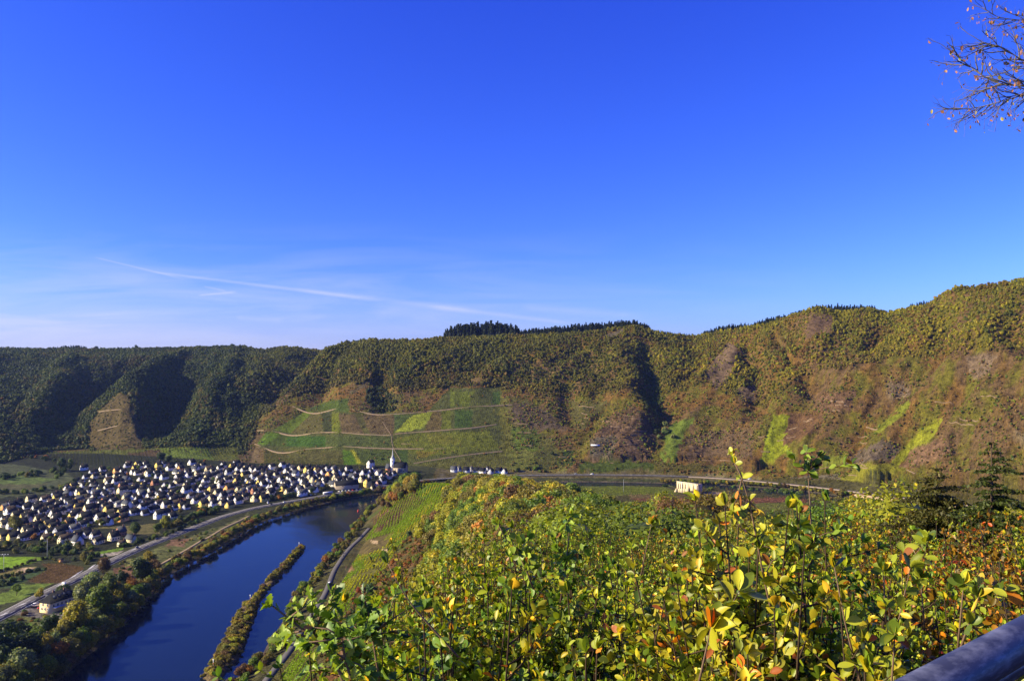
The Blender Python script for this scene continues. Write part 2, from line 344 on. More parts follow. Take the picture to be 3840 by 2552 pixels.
def foliage(name, inst=False, leafcol=False, trans=.3, rough=.5, spec=.25):
    m, t, o = newmat(name)
    if leafcol:
        a = N(t, 'ShaderNodeAttribute'); a.attribute_name = 'leafcol'; base = a.outputs['Color']
        oi = N(t, 'ShaderNodeObjectInfo'); base = MIX(t, 1.0, base, oi.outputs['Color'], 'MULTIPLY')
    else:
        if inst:
            a = N(t, 'ShaderNodeAttribute'); a.attribute_type = 'INSTANCER'; a.attribute_name = 'tint'; base = a.outputs['Color']
        else:
            oi = N(t, 'ShaderNodeObjectInfo'); base = oi.outputs['Color']
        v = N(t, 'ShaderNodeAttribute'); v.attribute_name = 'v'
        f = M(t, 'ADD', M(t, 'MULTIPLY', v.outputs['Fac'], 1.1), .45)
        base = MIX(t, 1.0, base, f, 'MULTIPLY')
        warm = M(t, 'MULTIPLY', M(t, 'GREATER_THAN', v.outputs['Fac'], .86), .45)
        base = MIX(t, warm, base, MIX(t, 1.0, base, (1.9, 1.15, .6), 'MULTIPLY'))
    d = N(t, 'ShaderNodeBsdfPrincipled'); t.links.new(base, d.inputs['Base Color']); d.inputs['Roughness'].default_value = rough
    d.inputs['Specular IOR Level'].default_value = spec
    tr = N(t, 'ShaderNodeBsdfTranslucent'); t.links.new(MIX(t, 1.0, base, (1.25, 1.25, .55), 'MULTIPLY'), tr.inputs[0])
    mx = N(t, 'ShaderNodeMixShader'); mx.inputs[0].default_value = trans
    t.links.new(d.outputs[0], mx.inputs[1]); t.links.new(tr.outputs[0], mx.inputs[2]); t.links.new(mx.outputs[0], o.inputs[0])
    return m
M_FOL = foliage('foliage_material'); M_FOLI = foliage('wood_foliage_material', inst=True); M_LEAF = foliage('leaf_material', leafcol=True, trans=.32, rough=.42, spec=.35)
M_BARK = plain('bark', (.07, .05, .035), .9, .2, .5, 6); M_TWIG = plain('twig_bark', (.16, .10, .06), .75, .3, .5, 30)

# ------------------------------------------------------------------ ground: one sheet, coloured by what grows or lies where
def build_rows():
    r = [8.0]
    def to(end, step):
        n = int(math.ceil((end - r[-1]) / step)); r.extend(np.linspace(r[-1], end, n + 1)[1:].tolist())
    to(20, .6); to(60, 1.4); to(200, 3); to(430, 3.2); to(1000, 3.0); to(1240, 2.6); to(2350, 3.4); to(2700, 20); to(4000, 100); to(9000, 500)
    return np.array(r)
GY = build_rows()
GU = np.concatenate([np.arange(-3000, -160, 30), np.arange(-160, 4001, 4.6), np.arange(4020, 6600, 30)])
UU, YY = np.meshgrid(GU, GY); XX = (UU - CX) / F * YY
ZZ = H(XX.ravel(), YY.ravel()).reshape(XX.shape)
VV = HZ + (EYE - ZZ) / YY * F                                  # the row of the photo where each ground point lies
_t = np.maximum.accumulate((ZZ - EYE) / YY, axis=0)            # the sight line's skyline so far, for «can be seen from the viewpoint»
def visible(x, y, z, lift):
    u = CX + F * x / y; i = np.clip(np.searchsorted(GY, y) - 2, 0, len(GY) - 1); j = np.clip(np.searchsorted(GU, u), 0, len(GU) - 1)
    return (z + lift - EYE) / y > _t[i, j]

ZONES = []     # (group, polygon in photo pixels, colour, jitter px)
def zone(g, poly, col, jit=0): ZONES.append((g, poly, col, jit))
GRASSB = (.085, .13, .015); OLIVE = (.085, .085, .022); BROWN = (.155, .088, .030); DGREEN = (.028, .05, .018); MGREEN = (.045, .072, .02); YGREEN = (.12, .135, .02); GGREY = (.06, .07, .035)
PURP = (.13, .085, .052); ROCK = (.14, .115, .10); RUST = (.11, .05, .025); TAN = (.33, .24, .15); PINK = (.19, .12, .09)
# hillside left of the side valley
zone('far', Z5([(890, 800), (1060, 640), (1130, 660), (1160, 740), (1290, 960), (1270, 1130), (850, 1150), (810, 1080), (800, 920)]), (.085, .066, .032), 5)
zone('far', Z5([(380, 1165), (860, 1150), (1700, 1115), (2100, 1120), (2120, 1230), (1500, 1260), (700, 1290), (480, 1290)]), (.10, .115, .032), 3)
zone('far', Z5([(400, 1170), (620, 1160), (700, 1280), (520, 1280)]), (.13, .16, .03), 3)
zone('far', Z5([(1150, 1170), (1420, 1140), (1480, 1240), (1150, 1240)]), (.085, .06, .04), 4)
zone('far', Z5([(1420, 1130), (1850, 1120), (1900, 1230), (1640, 1245), (1480, 1200)]), (.10, .14, .03), 0)
# vineyard hill above the village
zone('far', Z6([(140, 1100), (280, 980), (540, 830), (650, 770), (870, 735), (890, 850), (1500, 850), (1690, 650), (2100, 650), (2200, 1320), (200, 1320)]), (.058, .064, .028), 2)
zone('far', Z6([(0, 1230), (150, 1110), (210, 1150), (200, 1320), (0, 1300)]), (.12, .085, .055), 4)
zone('far', Z6([(2050, 700), (2360, 760), (2420, 1330), (2150, 1330)]), (.095, .092, .03), 12)
zone('far', Z7([(0, 1000), (240, 1000), (420, 1150), (480, 1290), (0, 1300)]), (.095, .095, .03), 12)
for P, c, j in (([(560, 820), (740, 750), (860, 735), (885, 845)], (.045, .065, .02), 1), ([(280, 985), (540, 835), (600, 840), (410, 1015)], (.07, .095, .018), 1),
                ([(410, 1015), (600, 840), (660, 850), (670, 1020)], (.068, .062, .03), 1), ([(660, 850), (735, 850), (745, 1020), (680, 1020)], (.03, .035, .018), 3),
                ([(740, 850), (795, 855), (820, 1015), (745, 1015)], (.08, .09, .018), 1), ([(795, 860), (1240, 865), (1240, 1025), (820, 1015)], (.082, .06, .042), 1),
                ([(920, 862), (980, 862), (1050, 1020), (1000, 1020)], (.062, .06, .028), 1), ([(1240, 865), (1380, 870), (1250, 1000)], (.05, .07, .03), 1), ([(1250, 1005), (1390, 870), (1560, 840), (1560, 900), (1450, 980)], (.10, .115, .02), 2),
                ([(1560, 840), (1620, 840), (1620, 990), (1480, 1000)], (.085, .065, .035), 2), ([(1625, 830), (1700, 835), (1700, 985), (1625, 985)], (.075, .085, .02), 1),
                ([(1730, 830), (1870, 830), (1870, 975), (1730, 975)], (.04, .065, .02), 1), ([(1690, 680), (1885, 680), (1840, 800), (1690, 800)], (.075, .09, .022), 1),
                ([(1730, 680), (1770, 680), (1770, 800), (1725, 800)], (.05, .06, .02), 1), ([(2030, 680), (2090, 680), (2090, 780), (2030, 780)], (.04, .065, .022), 1),
                ([(140, 1100), (220, 1000), (330, 1020), (210, 1110)], (.06, .10, .015), 1), ([(210, 1110), (330, 1020), (400, 1035), (380, 1120)], (.05, .07, .02), 1),
                ([(380, 1035), (695, 1040), (695, 1125), (380, 1120)], (.032, .065, .015), 1), ([(695, 1040), (1210, 1040), (1220, 1130), (695, 1125)], (.052, .065, .026), 1),
                ([(1225, 1060), (1480, 1010), (2000, 1000), (2080, 1140), (1500, 1200), (1240, 1130)], (.085, .095, .022), 3), ([(1500, 1010), (1700, 1020), (1800, 1100), (1550, 1100)], (.10, .10, .025), 6),
                ([(200, 1150), (820, 1150), (840, 1290), (200, 1300)], (.062, .06, .026), 1), ([(530, 1150), (690, 1150), (690, 1290), (530, 1290)], (.07, .066, .03), 1),
                ([(830, 1150), (890, 1150), (960, 1260), (840, 1280)], (.055, .10, .015), 1), ([(890, 1150), (920, 1150), (985, 1260), (955, 1265)], (.12, .12, .015), 1),
                ([(930, 1150), (1220, 1150), (1220, 1250), (990, 1260)], (.05, .066, .025), 1), ([(1240, 1150), (1355, 1150), (1355, 1250), (1300, 1250)], (.035, .055, .02), 1),
                ([(1420, 1160), (1600, 1150), (1500, 1210), (1430, 1210)], (.12, .10, .025), 4), ([(1450, 1260), (2100, 1170), (2250, 1300), (1480, 1330)], (.075, .075, .028), 4),
                ([(1830, 590), (1930, 565), (1960, 610), (1890, 645)], (.12, .085, .045), 2), ([(860, 690), (1040, 590), (1070, 610), (900, 700)], (.10, .08, .05), 2),
                ([(1200, 690), (1330, 700), (1300, 800), (1180, 800)], (.085, .08, .035), 4), ([(240, 760), (430, 690), (330, 800), (230, 820)], (.11, .078, .05), 4)):
    zone('far', Z6(P), c, j)
# the steep slope on the other side of the bend
for P, c, j in (([(30, 980), (230, 1000), (260, 1150), (50, 1150)], (.07, .095, .022), 6), ([(0, 1170), (400, 1150), (420, 1280), (0, 1290)], (.08, .085, .028), 6), ([(415, 1150), (490, 1150), (490, 1260), (410, 1260)], (.035, .06, .02), 1),
                ([(770, 770), (920, 760), (740, 900), (560, 1120), (520, 1100), (700, 880)], (.12, .105, .025), 4), ([(450, 790), (760, 790), (700, 860), (560, 1000), (480, 980)], (.095, .09, .035), 5),
                ([(920, 830), (1050, 900), (1090, 1050), (1060, 1250), (560, 1230), (640, 1050), (750, 900)], (.125, .082, .06), 5), ([(620, 1060), (800, 1050), (780, 1200), (600, 1210)], (.10, .085, .075), 6),
                ([(1160, 1000), (1280, 920), (1400, 900), (1300, 1020), (1240, 1240), (1140, 1240)], (.075, .105, .02), 6), ([(520, 1240), (1080, 1240), (1080, 1310), (540, 1310)], (.06, .085, .02), 4),
                ([(1960, 890), (2120, 910), (2000, 1100), (2060, 1160), (1880, 1270), (1850, 1240), (1900, 1040)], (.135, .16, .012), 3), ([(1100, 1245), (1700, 1250), (1900, 1300), (1100, 1310)], (.10, .09, .03), 6),
                ([(1560, 440), (1640, 360), (1700, 400), (1680, 520), (1640, 620), (1540, 700), (1480, 640), (1460, 560)], (.15, .105, .085), 5), ([(1330, 1050), (1560, 1000), (1800, 1000), (1800, 1200), (1330, 1200)], (.125, .085, .06), 7),
                ([(20, 820), (130, 800), (300, 860), (440, 1000), (250, 1000), (60, 950)], (.09, .068, .055), 7), ([(1700, 690), (1830, 680), (1820, 800), (1700, 780)], (.14, .10, .08), 6), ([(720, 310), (850, 255), (860, 275), (760, 330)], (.13, .11, .09), 2)):
    zone('far', Z7(P), c, j)
for P, c, j in (([(0, 970), (60, 960), (145, 990), (60, 1120), (110, 1190), (0, 1260)], (.135, .155, .012), 3), ([(880, 870), (760, 980), (640, 1080), (690, 1085), (800, 1000), (900, 900)], (.11, .125, .015), 4),
                ([(1110, 965), (1060, 1100), (900, 1200), (800, 1300), (760, 1270), (900, 1120), (1030, 1010)], (.135, .145, .015), 3), ([(540, 1285), (800, 1285), (900, 1280), (720, 1400), (420, 1415), (420, 1370)], (.125, .125, .018), 3),
                ([(330, 1240), (470, 1220), (400, 1330), (250, 1340)], (.11, .125, .02), 4), ([(930, 1170), (1080, 1120), (1150, 1180), (1100, 1260), (800, 1320)], (.17, .105, .08), 4), ([(560, 1200), (700, 1120), (830, 1180), (780, 1250), (560, 1275), (400, 1340)], (.115, .09, .085), 5),
                ([(1270, 600), (1350, 555), (1450, 580), (1420, 680), (1330, 745), (1280, 700)], (.165, .12, .10), 5), ([(1530, 1050), (1640, 1100), (1640, 1165), (1560, 1140)], (.16, .125, .10), 3), ([(740, 760), (880, 760), (880, 850), (740, 860)], (.14, .105, .09), 5),
                ([(280, 830), (540, 800), (500, 940), (260, 950)], (.14, .085, .06), 5), ([(100, 960), (330, 930), (300, 1060), (60, 1160)], (.13, .075, .045), 4), ([(780, 1400), (900, 1380), (1100, 1400), (1100, 1470), (800, 1460)], (.08, .10, .02), 4),
                ([(240, 300), (400, 330), (380, 420), (200, 470)], (.13, .085, .065), 6), ([(0, 1385), (420, 1345), (430, 1390), (0, 1400)], (.15, .13, .11), 3)):
    zone('far', Z8(P), c, j)
zone('far', Z7([(1700, 1352), (2160, 1385), (2160, 1440), (2000, 1400), (1700, 1372)]), TAN, 1)
zone('bank', Z8([(0, 1395), (900, 1465), (1200, 1490), (1300, 1530), (900, 1500), (0, 1425)]), TAN, 1)
# valley floor by the village
zone('flat', [(-900, 1700), (1500, 1700), (1500, 1860), (1000, 1900), (700, 1960), (480, 2050), (300, 2100), (-900, 2060)], (.026, .030, .013), 3)
zone('flat', Z1([(-400, 130), (300, 180), (560, 250), (760, 260), (860, 330), (560, 480), (-400, 600)]), (.05, .058, .024), 4)
zone('flat', Z1([(-400, 280), (40, 290), (700, 330), (350, 410), (0, 400), (-400, 400)]), (.075, .105, .025), 4)
zone('flat', Z1([(-400, 400), (560, 380), (450, 440), (200, 490), (-400, 520)]), (.07, .07, .028), 4)
zone('flat', Z1([(-500, 1180), (430, 1185), (240, 1290), (-60, 1350), (-500, 1400)]), (.12, .20, .012), 0)
zone('flat', Z1([(430, 1185), (580, 1190), (300, 1280), (240, 1290)]), (.10, .15, .015), 1)
zone('flat', Z1([(-400, 1370), (0, 1370), (280, 1300), (450, 1300), (300, 1380), (0, 1440), (-400, 1440)]), (.12, .10, .03), 2)
zone('flat', Z1([(210, 1350), (290, 1300), (430, 1310), (300, 1360)]), (.33, .24, .14), 1)
zone('flat', Z1([(-400, 1440), (0, 1440), (300, 1380), (520, 1310), (560, 1330), (340, 1450), (200, 1534), (-400, 1534)]), (.035, .055, .018), 3)
zone('flat', Z1([(340, 1450), (560, 1330), (500, 1260), (700, 1255), (960, 1300), (940, 1350), (700, 1470), (500, 1480)]), (.075, .045, .022), 1)
zone('flat', Z3([(-400, 600), (0, 600), (250, 480), (560, 470), (280, 610), (0, 690), (-400, 800)]), (.085, .12, .018), 3)
zone('flat', Z1([(1040, 1140), (1400, 1080), (1390, 1110), (1180, 1145), (1040, 1160)]), (.09, .15, .015), 1)
zone('flat', Z1([(1000, 870), (1780, 820), (1790, 930), (1560, 950), (1300, 880)]), (.085, .075, .025), 2)
zone('flat', Z1([(1100, 1160), (1390, 1120), (1330, 1160), (1200, 1185), (1060, 1170)]), (.22, .19, .15), 1)
zone('flat', Z1([(840, 520), (1060, 500), (1060, 540), (860, 560)]), (.05, .04, .035), 1)
zone('bank', Z3([(-500, 1700), (0, 870), (350, 700), (600, 640), (1000, 400), (1500, 150), (2100, -60), (2300, -60), (2000, 150), (1700, 330), (1000, 900), (0, 1900)]), (.075, .08, .024), 3)
for P, c in (([(120, 770), (260, 700), (420, 650), (460, 720), (720, 740), (680, 800), (420, 800), (300, 790)], (.11, .10, .09)), ([(0, 880), (380, 920), (360, 1010), (100, 1060), (0, 1060)], (.13, .065, .025)), ([(120, 850), (330, 850), (380, 900), (200, 905)], (.08, .13, .015)), ([(1150, 310), (1420, 250), (1300, 420), (1150, 400)], (.12, .065, .035)),
             ([(1700, 50), (1950, 20), (1800, 110), (1650, 120)], (.13, .075, .04)), ([(1000, 480), (1150, 460), (1150, 560), (1050, 560)], (.07, .11, .02)), ([(1240, 250), (1450, 200), (1430, 290), (1230, 310)], (.12, .12, .03))):
    zone('bank', Z3(P), c, 5)
zone('bank', Z2([(0, 1000), (260, 850), (560, 700), (560, 740), (300, 870), (0, 1010)]), (.08, .08, .03), 3)
# peninsula beyond the near hill
zone('pen', [(1950, 1790), (4200, 1790), (4200, 2400), (1950, 2400)], (.055, .05, .018), 4)
zone('pen', Z7([(0, 1420), (1140, 1400), (1260, 1470), (900, 1480), (0, 1490)]), (.085, .10, .015), 3)
zone('pen', Z7([(900, 1470), (1240, 1475), (1560, 1480), (1800, 1500), (900, 1510)]), (.10, .075, .03), 3)
zone('pen', Z7([(900, 1505), (2200, 1490), (2200, 1530), (1000, 1530)]), (.11, .05, .03), 3)
zone('pen', Z7([(850, 1530), (2200, 1530), (2200, 1600), (900, 1570)]), (.09, .095, .02), 3)
zone('pen', Z7([(1440, 1455), (1600, 1455), (1600, 1470), (1450, 1472)]), (.28, .2, .14), 1)
# near hillside
zone('near', Z4([(560, 1540), (700, 1400), (900, 1150), (1080, 830), (1160, 680), (1240, 480), (1380, 290), (1700, 60), (2300, -300), (2600, -400), (2300, -100), (1950, 250), (1850, 420), (1700, 600), (1550, 620), (1500, 760), (1450, 900), (1250, 1150), (1150, 1400), (1100, 1700), (600, 1700)]), (.115, .105, .025), 5)
zone('near', Z4([(1480, 290), (1620, 190), (1900, 110), (1800, 260), (1640, 330), (1500, 340)]), (.11, .085, .03), 5)
zone('near', Z4([(1680, 180), (1750, 190), (1750, 215), (1690, 210)]), (.42, .30, .17), 2)
zone('near', Z4([(1780, 270), (1850, 260), (1840, 300), (1780, 300)]), (.40, .29, .17), 2)
zone('near', Z4([(1440, 440), (1500, 430), (1510, 490), (1450, 480)]), (.22, .12, .06), 4)
zone('near', Z4([(1530, 350), (1700, 330), (1700, 380), (1550, 380)]), (.18, .13, .05), 4)
zone('near', [(1405, 1950), (1440, 1900), (1530, 1850), (1600, 1860), (1570, 1900), (1480, 1940), (1420, 1990)], (.105, .06, .03), 4)
zone('near', [(1565, 1800), (1720, 1790), (1700, 1850), (1620, 1880), (1560, 1850)], (.085, .115, .015), 3)
zone('near', [(1560, 1770), (1800, 1770), (1760, 1800), (1560, 1800)], (.10, .12, .015), 3)
zone('near', [(1620, 1850), (1700, 1820), (1600, 1930), (1480, 2010), (1440, 2020)], (.16, .17, .012), 3)

VINE_HILL = Z6([(140, 1100), (280, 980), (540, 830), (650, 770), (870, 735), (890, 850), (1500, 850), (1690, 650), (2100, 650), (2420, 1330), (60, 1330)])
def ground_colour(x, y, z, u, v):
    n1 = fbm(x / 55, y / 55, 61, 4); n2 = fbm(x / 9, y / 9, 71, 3); n3 = fbm(x / 20, y / 20, 77, 3)
    C = np.empty(x.shape + (3,)); C[:] = (.05, .055, .02)
    far = (y > 560) & (z > 8.5) & (y > np.interp(u, uF, FOOT_Y) - 12); k = ss(-.2, .25, n1 + .6 * n2)[:, None]; n3 = np.where(u > 1900, fbm((x - 1.15 * y) / 26, (y + .8 * x) / 70, 79, 4) * .75 + .45 * n3, n3)
    sc = arr(BROWN) * (1 - k) + arr(PURP) * k
    g = ss(-.08, .18, n3 - .5 * n2)[:, None]; sc = sc * (1 - g) + arr((.12, .112, .022)) * g
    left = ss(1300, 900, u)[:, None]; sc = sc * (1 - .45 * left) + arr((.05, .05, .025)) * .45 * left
    C[far] = sc[far]
    ft = ~far & (y > 820) & (x > -110) & (z > 4.2) & (z < 14) & (y > 1085 - .0012 * np.maximum(x, 0) ** 2); C[ft] = (arr((.115, .095, .04)) + n2[ft][:, None] * .08)
    nr = (x > near_foot(y) - 3) & (x < 255) & (y < 1060) & (z > 5.6); k2 = ss(-.12, .18, n3)[:, None]
    nc = arr((.095, .075, .028)) * (1 - k2) + arr((.07, .085, .016)) * k2
    k3 = ss(.05, .2, n1)[:, None]; nc = nc * (1 - k3) + arr((.14, .065, .022)) * k3
    C[nr] = nc[nr]
    riverside = (x > -160) & (x < -125) & (y < 800); C[riverside] = arr((.075, .07, .025)) + n2[riverside][:, None] * .05
    left_x = np.interp(y, [300, 600, 800, 1000], [-240, -262, -262, -200])
    grp = {'far': far, 'near': nr, 'bank': ((x < left_x + 6) & (x > -360) & (z < 12)) | ((x > 150) & (y > 850) & (z < 13)), 'flat': (x < -150) & ~far,
           'pen': (x > 20) & (y < 1110) & (y > 400) & (z < 14)}
    ju = (vnoise(x / 6, y / 6, 81) - .5) * 2; jv = (vnoise(x / 6, y / 6, 83) - .5) * 2
    for gname, poly, col, j in ZONES:
        m = grp[gname]
        r = np.zeros(x.shape, bool); r[m] = inside(u[m] + ju[m] * j * 2, v[m] + jv[m] * j * 1.2, poly)
        gain = {'bank': 1.5, 'flat': 1.5 if max(col) > .045 else 1.0, 'pen': 1.15, 'far': 1.55 if col[1] > .104 and col[1] > col[0] * .95 and col[2] < .03 else 1.0}.get(gname, 1.0)
        if r.any(): C[r] = gain * arr(col) * (1 + .5 * n2[r] + .35 * n1[r])[:, None]
    mud = (z < .9) & (z > -2) & (y < 1250) & (y > 300); C[mud] = (.10, .08, .055)
    isl = (z > .3) & (x > -240) & (x < -150) & (y < 720) & (inside(x, y, ISLAND_A) | inside(x, y, ISLAND_B)); C[isl] = arr((.17, .125, .06)) * (1 + n2[isl])[:, None]
    C[far] *= arr((.86, .83, .60)); vy = far & inside(u, v, VINE_HILL); C[vy] *= arr((1.45, 1.5, 1.3))
    return np.clip(C, .004, 1)
nr_, nc_ = XX.shape
idx = np.arange(nr_ * nc_).reshape(nr_, nc_)
quads = np.stack([idx[:-1, :-1], idx[:-1, 1:], idx[1:, 1:], idx[1:, :-1]], -1).reshape(-1, 4)
GC = ground_colour(XX.ravel(), YY.ravel(), ZZ.ravel(), UU.ravel(), VV.ravel())
gv = np.stack([XX.ravel(), YY.ravel(), ZZ.ravel()], -1)
px_, py_ = np.meshgrid(np.linspace(-70, 70, 71), np.linspace(-50, 8, 30)); pz_ = H(px_.ravel(), py_.ravel())
pidx = np.arange(px_.size).reshape(px_.shape) + len(gv)
quads = np.concatenate([quads, np.stack([pidx[:-1, :-1], pidx[:-1, 1:], pidx[1:, 1:], pidx[1:, :-1]], -1).reshape(-1, 4)])
gv = np.concatenate([gv, np.stack([px_.ravel(), py_.ravel(), pz_ - .03], -1)]); GC = np.concatenate([GC, np.tile((.05, .045, .02), (px_.size, 1))])
mg, t, o = newmat('ground_material')
at = N(t, 'ShaderNodeAttribute'); at.attribute_name = 'Col'; tc = N(t, 'ShaderNodeNewGeometry')
na = NOISE(t, tc.outputs['Position'], .9, 5, .7).outputs['Fac']; nb = NOISE(t, tc.outputs['Position'], .16, 4, .6).outputs['Fac']
nc = NOISE(t, tc.outputs['Position'], .42, 5, .75, .4).outputs['Fac']
f = M(t, 'MAXIMUM', M(t, 'ADD', M(t, 'MULTIPLY', M(t, 'SUBTRACT', na, .5), 2.2), M(t, 'ADD', M(t, 'MULTIPLY', M(t, 'SUBTRACT', nb, .5), 2.6), M(t, 'ADD', M(t, 'MULTIPLY', M(t, 'SUBTRACT', nc, .5), 2.2), 1.0))), .12)
bp = N(t, 'ShaderNodeBump'); bp.inputs['Strength'].default_value = 1.0; bp.inputs['Distance'].default_value = 3.0; t.links.new(nc, bp.inputs['Height'])
pbr(t, o, MIX(t, 1.0, at.outputs['Color'], f, 'MULTIPLY'), .95, .1, 0, bp.outputs[0])
ground = obj('ground', mesh('ground', gv, [quads], [mg], [('Col', 'FLOAT_COLOR', 'POINT', np.concatenate([GC, np.ones((len(GC), 1))], 1))], smooth=True)); ground['kind'] = 'structure'

# ------------------------------------------------------------------ water
mw, t, o = newmat('water_material')
tc = N(t, 'ShaderNodeNewGeometry'); mp = N(t, 'ShaderNodeMapping'); t.links.new(tc.outputs['Position'], mp.inputs[0]); mp.inputs['Scale'].default_value = (1.0, .35, 1)
w1 = NOISE(t, mp.outputs[0], .55, 4, .6).outputs['Fac']; w2 = NOISE(t, tc.outputs['Position'], .018, 3, .55, 1.2).outputs['Fac']
bp = N(t, 'ShaderNodeBump'); bp.inputs['Distance'].default_value = .35; t.links.new(w1, bp.inputs['Height'])
calm = N(t, 'ShaderNodeMapRange'); t.links.new(w2, calm.inputs[0]); calm.inputs[1].default_value = .42; calm.inputs[2].default_value = .60; calm.inputs[3].default_value = .04; calm.inputs[4].default_value = .55
t.links.new(calm.outputs[0], bp.inputs['Strength'])
b = pbr(t, o, (.005, .010, .022), .07, .30, 0, bp.outputs[0]); b.inputs['IOR'].default_value = 1.33
wp = RIVER; xs = np.linspace(-330, 780, 60); ysw = np.linspace(-20, 1260, 60); wx_, wy_ = np.meshgrid(xs, ysw); wi = np.arange(3600).reshape(60, 60)
water = obj('water', mesh('water', np.stack([wx_.ravel(), wy_.ravel(), np.zeros(3600)], -1), [np.stack([wi[:-1, :-1], wi[:-1, 1:], wi[1:, 1:], wi[1:, :-1]], -1).reshape(-1, 4)], [mw])); water['kind'] = 'structure'

# ------------------------------------------------------------------ roads and tracks
def resample(P, step):
    P = arr(P); d = np.concatenate([[0], np.cumsum(np.linalg.norm(np.diff(P[:, :2], axis=0), axis=1))]); n = max(2, int(d[-1] / step) + 1)
    s = np.linspace(0, d[-1], n); return np.stack([np.interp(s, d, P[:, k]) for k in range(P.shape[1])], -1)
def smooth_line(P, step, it=3):
    P = resample(P, step)
    for _ in range(it): P[1:-1] = (P[:-2] + 2 * P[1:-1] + P[2:]) / 4
    return P
def ribbon(name, P, w, lift, mat, z=None, skirt=0, step=6, ofs=0.0, t0=0, t1=1, kind='structure'):
    P = smooth_line(P, step, 6); n0, n1 = int(t0 * (len(P) - 1)), int(t1 * (len(P) - 1)) + 1; P = P[n0:n1]
    T = np.gradient(P[:, :2], axis=0); T /= np.linalg.norm(T, axis=1, keepdims=True); S = np.stack([T[:, 1], -T[:, 0]], -1)
    zc = H(P[:, 0], P[:, 1]) if z is None else np.full(len(P), z)
    if z is None:
        for _ in range(4): zc[1:-1] = (zc[:-2] + 2 * zc[1:-1] + zc[2:]) / 4
    L = P[:, :2] + S * (ofs - w / 2); R = P[:, :2] + S * (ofs + w / 2); zt = (zc + lift)[:, None]
    rows = [np.concatenate([L, zt - skirt], 1), np.concatenate([L, zt], 1), np.concatenate([R, zt], 1), np.concatenate([R, zt - skirt], 1)]
    if not skirt: rows = rows[1:3]
    V = np.stack(rows, 1); k = V.shape[1]; n = len(P); i = np.arange(n * k).reshape(n, k)
    q = np.stack([i[:-1, :-1], i[1:, :-1], i[1:, 1:], i[:-1, 1:]], -1).reshape(-1, 4)[:, ::-1]
    o_ = obj(name, mesh(name, V.reshape(-1, 3), [q], [mat]))
    if kind: o_['kind'] = kind
    return o_
M_ASPH = plain('asphalt', (.085, .078, .075), .9, .3, .25, .12); M_ASPH2 = plain('old_asphalt', (.19, .155, .125), .9, .3, .2, .2); M_MARK = plain('road_paint', (.58, .56, .52), .7, .3, .15, .6)
M_TRACK = plain('track_gravel', (.21, .155, .10), .95, .1, .3, .3); M_WALLS = plain('dry_stone', (.18, .125, .08), .95, .1, .4, .8)
ribbon('road', ROAD_MAIN, 11.5, .22, M_ASPH, 6.0, .5, t1=.605)
fr = [p for p in ROAD_MAIN if p[0] > -170 or p[1] > 1100][2:]
ribbon('road', fr, 10, .3, plain('pale_asphalt', (.27, .215, .165), .9, .2, .2, .2), 5.3, .8)
M_VERGE = plain('sandy_verge', (.45, .32, .19), .95, .1, .3, .3)
ribbon('road_verge', fr, 13, .1, M_VERGE, 4.7, 3.0, ofs=12.0, t0=.42)
ribbon('road', ROAD_NEAR, 4.1, .16, M_ASPH, 6.0, .4)
ribbon('path', PATH_BANK, 3.0, .12, M_TRACK, 4.55, .3)
for of_, nm in ((-5.2, 0), (5.2, 0)): ribbon('road_markings', ROAD_MAIN, .2, .225, M_MARK, 6.0, ofs=of_, t1=.6)
def dashes(P, ofs, w, ln, gap, z, t1=1.0, mb=None):
    P = smooth_line(P, 2.0, 20); P = P[:int(len(P) * t1)]; T = np.gradient(P[:, :2], axis=0); T /= np.linalg.norm(T, axis=1, keepdims=True); S = np.stack([T[:, 1], -T[:, 0]], -1)
    st_ = int((ln + gap) / 2)
    for i in range(0, len(P) - int(ln / 2) - 1, st_):
        a = P[i, :2] + S[i] * ofs; j = i + int(ln / 2); b_ = P[j, :2] + S[j] * ofs; s_ = S[i] * w / 2
        mb.add([(*(a - s_), z), (*(a + s_), z), (*(b_ + s_), z), (*(b_ - s_), z)], [(0, 3, 2, 1)])
mb = MB(); dashes(ROAD_MAIN, -1.7, .24, 6, 6, 6.226, .6, mb); dashes(ROAD_MAIN, 1.9, .24, 6, 6, 6.226, .6, mb)
for a, b_ in (((225, 2190), (262, 2172)), ((270, 2163), (325, 2130)), ((340, 2128), (372, 2108)), ((82, 2262), (118, 2250)), ((10, 2300), (52, 2286)), ((500, 2058), (540, 2042))):
    p = np.array(flat(*a, 6.2)); q = np.array(flat(*b_, 6.2)); d = (q - p); L = np.linalg.norm(d); d /= L; s_ = np.array([d[1], -d[0]]) * .85
    mb.add([(*(p), 6.23), (*(p + d * L * .3 + s_), 6.23), (*(q), 6.23), (*(p + d * L * .7 - s_), 6.23)], [(3, 2, 1, 0)])
mb.obj('road_markings', M_MARK)['kind'] = 'structure'
